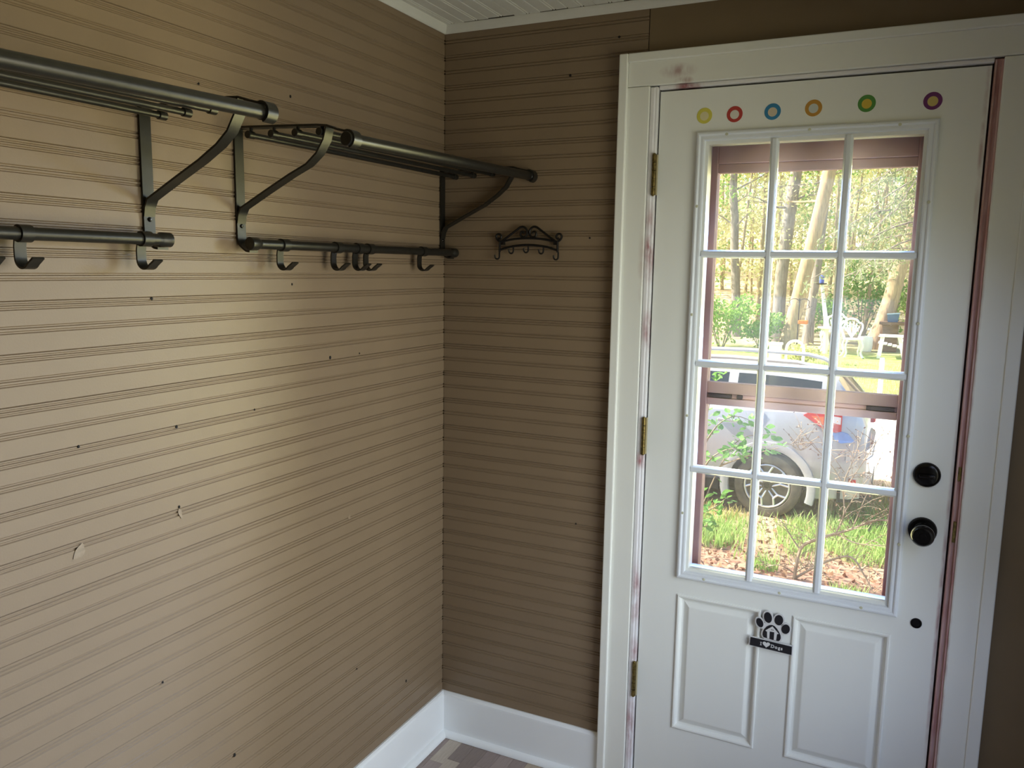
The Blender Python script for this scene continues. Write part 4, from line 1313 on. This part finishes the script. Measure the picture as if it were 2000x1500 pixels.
# rear bumper, its pale top step and reflector
MB().prism([(0.70, CYS + 0.03), (0.90, CYS + 0.06), (1.05, CYS + 0.20), (1.10, CYS + 0.45), (1.10, CYS + CWD - .45), (1.05, CYS + CWD - .20), (0.90, CYS + CWD - .06), (0.70, CYS + CWD - .03)], CG + 0.30, CG + 0.70, 'Z').build('bumper', M_SILVER, car)
MB().prism([(0.86, CYS + 0.045), (1.045, CYS + 0.20), (1.09, CYS + 0.45), (1.09, CYS + CWD - .45), (1.045, CYS + CWD - .20), (0.86, CYS + CWD - .045)], CG + 0.70, CG + 0.80, 'Z').build('bumper_step', M_SILVER, car)
MB().prism([(0.80, CYS + 0.030), (1.055, CYS + 0.19), (1.105, CYS + 0.45), (1.105, CYS + CWD - .45), (1.055, CYS + CWD - .19), (0.80, CYS + CWD - .03)], CG + 0.26, CG + 0.40, 'Z').build('bumper_skirt', M_CBLACK, car)
MB().bbox(0.90, 0.97, CYS + 0.05, CYS + 0.09, CG + 0.44, CG + 0.51, b=0.004).build('reflector', M_TAIL, car)
# tail light wrapping the corner
tlp = [(0.43, 0.115), (0.50, 0.165), (0.66, 0.165), (0.80, 0.145), (0.80, -0.025), (0.75, -0.04), (0.65, -0.02)]


def wrap(poly, d0, d1):
    def yy(x, d): return CYS + 0.005 + (0.16 * ((x - 0.55) / 0.48) ** 2.2 if x > 0.55 else 0) + d
    n_ = len(poly)
    v = [(x, yy(x, d0), z) for x, z in poly] + [(x, yy(x, d1), z) for x, z in poly]
    return MB().add(v, [tuple(range(n_)), tuple(range(2 * n_ - 1, n_ - 1, -1))] + [(i, i + n_, (i + 1) % n_ + n_, (i + 1) % n_) for i in range(n_)])


tl = wrap(tlp, -0.025, 0.05).build('tail_light', M_TAIL, car, label='red tail light')
wrap([(0.51, 0.115), (0.63, 0.115), (0.63, 0.035), (0.575, 0.055)], -0.029, 0.0).build('lens', M_TAILO, tl, label='orange lens')
wrap([(0.695, 0.130), (0.790, 0.118), (0.790, 0.045), (0.715, 0.060)], -0.029, 0.0).build('lens', M_TAILW, tl, label='clear lens')
wrap([(0.72, -0.045), (0.80, -0.03), (0.86, -0.05), (0.935, -0.135), (0.80, -0.15), (0.74, -0.11)], -0.012, 0.05).build('bumper_corner', mat('sky_reflection_blue', '#7f9fdc', rough=0.25, var=0.05), car, label='bumper corner with the sky reflection painted blue')  # blue colour stands in for the sky mirrored on the bumper
MB().bbox(0.99, 1.08, CYS + CWD - .55, CYS + CWD - .12, CG + 0.92, CG + 1.12, b=0.02).build('tail_light', M_TAIL, car, label='red tail light')
# arch cladding, side sill, roof rails, door handle, door seam
for wx in (WXR, WXF):
    for yy, s in ((CYS, 1), (CYS + CWD, -1)):
        cl = MB()
        v, f = [], []
        NA = 20
        for i in range(NA + 1):
            a = -0.30 + (PI + 0.60) * i / NA
            for (r, d) in ((0.405, 0.06), (0.405, -0.012), (0.43, -0.022), (0.485, -0.016), (0.492, 0.05)):
                v.append((wx + r * math.cos(a), yy + s * d, WZ + r * math.sin(a)))
        for i in range(NA):
            for j in range(4):
                f.append((i * 5 + j, i * 5 + j + 1, i * 5 + 6 + j, i * 5 + 5 + j))
        cl.add(v, f).build('arch_cladding', M_CLAD, car, smooth=True)
MB().bbox(WXF + 0.5, WXR - 0.5, CYS - 0.005, CYS + 0.08, CG + 0.24, CG + 0.38, b=0.015).build('side_sill', M_CBLACK, car)
for yy in (CYS + 0.40, CYS + CWD - 0.40):
    MB().tube([(0.62, yy, CG + 1.53), (0.48, yy, CG + 1.60), (0.30, yy, CG + 1.64), (-0.4, yy, CG + 1.655), (-1.0, yy, CG + 1.64), (-1.15, yy, CG + 1.57)], 0.024, 8).build('roof_rail', M_CLAD, car, smooth=True)
MB().bbox(-0.44, -0.22, CYS - 0.02, CYS + 0.012, CG + 1.005, CG + 1.035, b=0.008).build('door_handle', M_SILVER, car)
MB().box(-0.055, -0.047, CYS + 0.004, CYS + 0.10, CG + 0.86, CG + 1.19).build('door_seam', M_CBLACK, car)
# four wheels
def wheel(x, y, s):
    w = MB().lathe([(0.235, 0.02), (0.25, -0.005), (0.30, -0.012), (0.333, 0.0), (WR, 0.025), (WR, 0.175), (0.333, 0.20), (0.24, 0.205)], 40, 'Y').mesh('wheel', M_TYRE, True)
    o = link_mesh('wheel', w, car)
    MB().lathe([(0.0, 0.06), (0.235, 0.06), (0.235, 0.20), (0.0, 0.20)], 32, 'Y').build('rim_disc', M_ALLOYD, o)
    MB().lathe([(0.236, 0.03), (0.236, 0.0), (0.226, -0.004), (0.218, 0.004), (0.214, 0.05)], 40, 'Y').build('rim', M_ALLOY, o, smooth=True)
    for k_ in range(5):
        a = PI / 2 + 0.10 + 2 * PI * k_ / 5
        u = Vector((math.cos(a), 0, math.sin(a))); n_ = Vector((-math.sin(a), 0, math.cos(a)))
        m = MB()
        for sgn in (-1, 1):
            p = [u * 0.222 + n_ * sgn * 0.085, u * 0.145 + n_ * sgn * 0.030, u * 0.140 - n_ * 0.0]
            m.tube([q + Vector((0, 0.012, 0)) for q in p], 0.012, 6)
            m.tube([u * 0.142 + n_ * sgn * 0.026 + Vector((0, .02, 0)), u * 0.05 + n_ * sgn * 0.022 + Vector((0, .028, 0))], 0.011, 6)
        m.build('spoke', M_ALLOY, o)
    MB().lathe([(0.0, 0.012), (0.03, 0.014), (0.036, 0.022), (0.036, 0.06)], 16, 'Y').build('hub_cap', M_ALLOYD, o, smooth=True)
    o.matrix_parent_inverse = car.matrix_basis.inverted()
    o.location = (x, y, WZ)
    o.rotation_euler.z = 0 if s > 0 else PI


wheel(WXR, CYS + 0.02, 1); wheel(WXF, CYS + 0.02, 1)
wheel(WXR, CYS + CWD - 0.02, -1); wheel(WXF, CYS + CWD - 0.02, -1)

# ------------------------------------------------------------------ plants near the house
# leafy shrub at the left: stems, leaves as parts
ls_ = thing('leafy_shrub', (-0.30, 4.6, gz(4.6)), 'leafy green shrub in front of the car door and wheel', 'shrub')
lp = [(-0.5, 0), (-0.22, 0.24), (0.1, 0.26), (0.35, 0.12), (0.5, 0), (0.35, -0.12), (0.1, -0.26), (-0.22, -0.24)]
lv = [(a, b, 0.10 * abs(b)) for a, b in lp] + [(-0.1, 0, -0.02)]
lme = MB().add(lv, [(8, i, (i + 1) % 8) for i in range(8)]).mesh('leaf', M_LEAF_B)
stems = [[(-0.30, 4.6, -1.05), (-0.26, 4.62, -0.5), (-0.18, 4.6, 0.05), (-0.13, 4.6, 0.45), (-0.05, 4.58, 0.74)],
         [(-0.28, 4.58, -0.95), (-0.16, 4.55, -0.5), (0.0, 4.55, -0.05), (0.16, 4.55, 0.2), (0.42, 4.55, 0.26)],
         [(-0.16, 4.55, -0.5), (-0.02, 4.5, -0.40), (0.08, 4.5, -0.30)],
         [(-0.24, 4.62, -0.3), (-0.10, 4.55, -0.02), (0.05, 4.5, 0.10), (0.18, 4.5, 0.12)],
         [(-0.18, 4.6, 0.05), (-0.05, 4.55, 0.28), (0.10, 4.55, 0.38), (0.28, 4.55, 0.33)],
         [(0.0, 4.55, -0.05), (0.22, 4.55, 0.06), (0.46, 4.52, 0.16)],
         [(-0.26, 4.62, -0.5), (-0.14, 4.6, -0.62), (-0.02, 4.55, -0.52)],
         [(-0.30, 4.6, -0.8), (-0.45, 4.7, -0.2), (-0.42, 4.7, 0.4), (-0.36, 4.7, 0.8)]]
for st_ in stems:
    sp2 = spline(st_, 4)
    MB().tube(sp2, [0.009 * (1 - 0.75 * i / (len(sp2) - 1)) for i in range(len(sp2))], 6).build('stem', M_TWIG, ls_, smooth=True)
    for i in range(3, len(sp2)):
        for q in range(4 if st_[0][2] > -0.9 or i > 7 else 2):
            p = Vector(sp2[i]) + Vector((random.uniform(-.065, .065), random.uniform(-.05, .05), random.uniform(-.06, .065)))
            o = link_mesh('leaf', lme, ls_)
            s = random.uniform(0.055, 0.09)
            o.matrix_parent_inverse = ls_.matrix_basis.inverted()
            o.location = p
            o.scale = (s, s, s)
            o.rotation_euler = (random.uniform(-1.4, 0.2), random.uniform(-.7, .7), random.uniform(0, 6.28))

# bare twiggy shrub at the right
bs = thing('bare_shrub', (0.62, 4.75, gz(4.75)), 'bare leafless shrub of grey twigs in front of the car bumper', 'shrub')
main = [[(0.62, 4.75, -1.05), (0.66, 4.7, -0.72), (0.78, 4.65, -0.60), (0.93, 4.6, -0.51), (1.05, 4.6, -0.45), (1.20, 4.6, -0.36), (1.34, 4.6, -0.34)],
        [(0.93, 4.6, -0.51), (0.98, 4.6, -0.33), (0.96, 4.6, -0.10), (1.02, 4.6, 0.12), (1.06, 4.6, 0.28)],
        [(0.62, 4.75, -1.0), (0.85, 4.7, -0.80), (1.05, 4.65, -0.70), (1.16, 4.62, -0.82), (1.24, 4.6, -0.95)],
        [(0.66, 4.7, -0.72), (0.58, 4.7, -0.62), (0.52, 4.7, -0.52)],
        [(0.62, 4.75, -0.95), (0.75, 4.8, -0.88), (0.92, 4.8, -0.98)],
        [(0.62, 4.75, -0.95), (0.50, 4.75, -0.90), (0.38, 4.75, -0.94)],
        [(0.93, 4.6, -0.51), (1.10, 4.55, -0.55), (1.30, 4.55, -0.53)],
        [(0.96, 4.6, -0.10), (0.85, 4.6, 0.06), (0.70, 4.6, 0.20), (0.60, 4.6, 0.33)],
        [(0.96, 4.6, -0.16), (1.10, 4.6, 0.12), (1.22, 4.6, 0.36)],
        [(0.98, 4.6, -0.33), (1.08, 4.58, -0.12), (1.18, 4.6, 0.04)],
        [(1.05, 4.6, -0.45), (1.12, 4.6, -0.20), (1.16, 4.6, -0.08)],
        [(0.70, 4.6, 0.20), (0.62, 4.6, 0.14), (0.54, 4.6, 0.18)],
        [(0.96, 4.6, 0.0), (0.80, 4.6, 0.22), (0.78, 4.6, 0.36)]]
tw = MB()
buds = []
for i, m_ in enumerate(main):
    sp2 = spline(m_, 4)
    r0 = (0.017, 0.008, 0.013, 0.008, 0.008, 0.007, 0.007, 0.005, 0.006, 0.005, 0.005, 0.004, 0.004)[i]
    MB().tube(sp2, [r0 * (1 - 0.7 * q / (len(sp2) - 1)) for q in range(len(sp2))], 6).build('branch', M_TWIG, bs, smooth=True)
    for q in range(2, len(sp2)):
        for _ in range(2):
            p = Vector(sp2[q]); d = Vector((random.uniform(-.16, .20), random.uniform(-.08, .08), random.uniform(-.05, .17)))
            tw.tube([p, p + d * .5 + Vector((0, 0, .012)), p + d], [0.0026, 0.002, 0.0012], 4)
            buds += [tuple(p + d), tuple(p + d * .6)]
o = tw.build('twigs', M_TWIG, bs); o['kind'] = 'stuff'
quads('buds', buds, 0.022, mat('dark_buds', '#8a6f5a', rough=0.8, var=0.15), bs)


# grass, fallen leaves
def grass(name, spots, label, material, hgt):
    V, F = [], []
    for (x0, y0, rx, ry, n_) in spots:
        for _ in range(n_):
            a, r = random.uniform(0, 2 * PI), math.sqrt(random.random())
            x, y = x0 + rx * r * math.cos(a), y0 + ry * r * math.sin(a)
            z = gz(y) - 0.01
            h = hgt * random.uniform(0.5, 1.2)
            t = random.uniform(0, PI); w = 0.004 + 0.003 * random.random()
            lx, ly = random.uniform(-.5, .5) * h, random.uniform(-.5, .5) * h
            b = len(V)
            dx, dy = math.cos(t) * w, math.sin(t) * w
            V += [(x - dx, y - dy, z), (x + dx, y + dy, z), (x + lx * .4 + dx * .7, y + ly * .4 + dy * .7, z + h * .6), (x + lx * .4 - dx * .7, y + ly * .4 - dy * .7, z + h * .6), (x + lx, y + ly, z + h)]
            F += [(b, b + 1, b + 2, b + 3), (b + 3, b + 2, b + 4)]
    me = bpy.data.meshes.new(name); me.from_pydata(V, [], F); me.materials.append(material)
    o = bpy.data.objects.new(name, me); COL.objects.link(o)
    return tag(o, label, 'grass', None, 'stuff')


M_GRASS = mat('spring_grass', '#8fb35e', rough=0.7, hex2='#b3c97c', scale=2, translucent=0.35)
M_GRASSD = mat('dry_grass', '#c9b878', rough=0.8, hex2='#a9a862', scale=2, translucent=0.3)
grass('grass', [(-0.22, 5.6, 0.28, 0.30, 560), (-0.15, 6.0, 0.22, 0.2, 160), (0.52, 6.0, 0.20, 0.55, 520), (0.80, 6.2, 0.2, 0.4, 260), (1.15, 5.95, 0.4, 0.5, 1000), (1.2, 6.8, 0.5, 0.4, 500), (0.35, 4.9, 0.12, 0.12, 90), (1.05, 4.45, 0.15, 0.1, 120), (-0.9, 5.8, 0.6, 0.6, 1000), (2.0, 6.0, 0.6, 0.7, 1000), (0.2, 5.7, 0.7, 0.7, 220)],
      'green grass tufts growing between house and car', M_GRASS, 0.15)
grass('grass', [(0.5, 7.6, 0.5, 0.5, 1300), (1.0, 7.4, 0.7, 0.6, 1300), (-0.5, 6.3, 0.5, 0.2, 300), (0.2, 8.4, 0.5, 0.4, 500)], 'dry yellow grass around the rear of the car', M_GRASSD, 0.15)
grass('grass', [(0.3, 15.5, 4.0, 1.9, 9000), (-1.2, 17.6, 0.6, 0.5, 700), (-0.8, 16.0, 0.5, 0.4, 500)], 'sunlit lawn beyond the driveway', mat('sunlit_lawn', '#b9c67e', rough=0.7, hex2='#d2d69a', scale=2, translucent=0.3), 0.09)
fl_pts = [(random.uniform(-1.5, 2.6), random.uniform(3.2, 6.8)) for _ in range(3600)]
o = quads('fallen_leaves', [(x, y, gz(y) + random.uniform(0.0, 0.03)) for x, y in fl_pts], 0.055, mat('fallen_leaf', '#b99a78', rough=0.9, hex2='#8d6450', scale=6), None, aspect=0.55)
tag(o, 'dry fallen leaves and bark chips over the mulch bed', 'leaves', None, 'stuff')

# added eave, never in view, that keeps the sun off the door glass
MB().box(-1.5, 3.2, 0.14, 0.62, 2.46, 2.58).build('added_eave', M_WHITE, kind='structure', label='added unseen eave blocking the sun over the outside of the door', cat='eave')
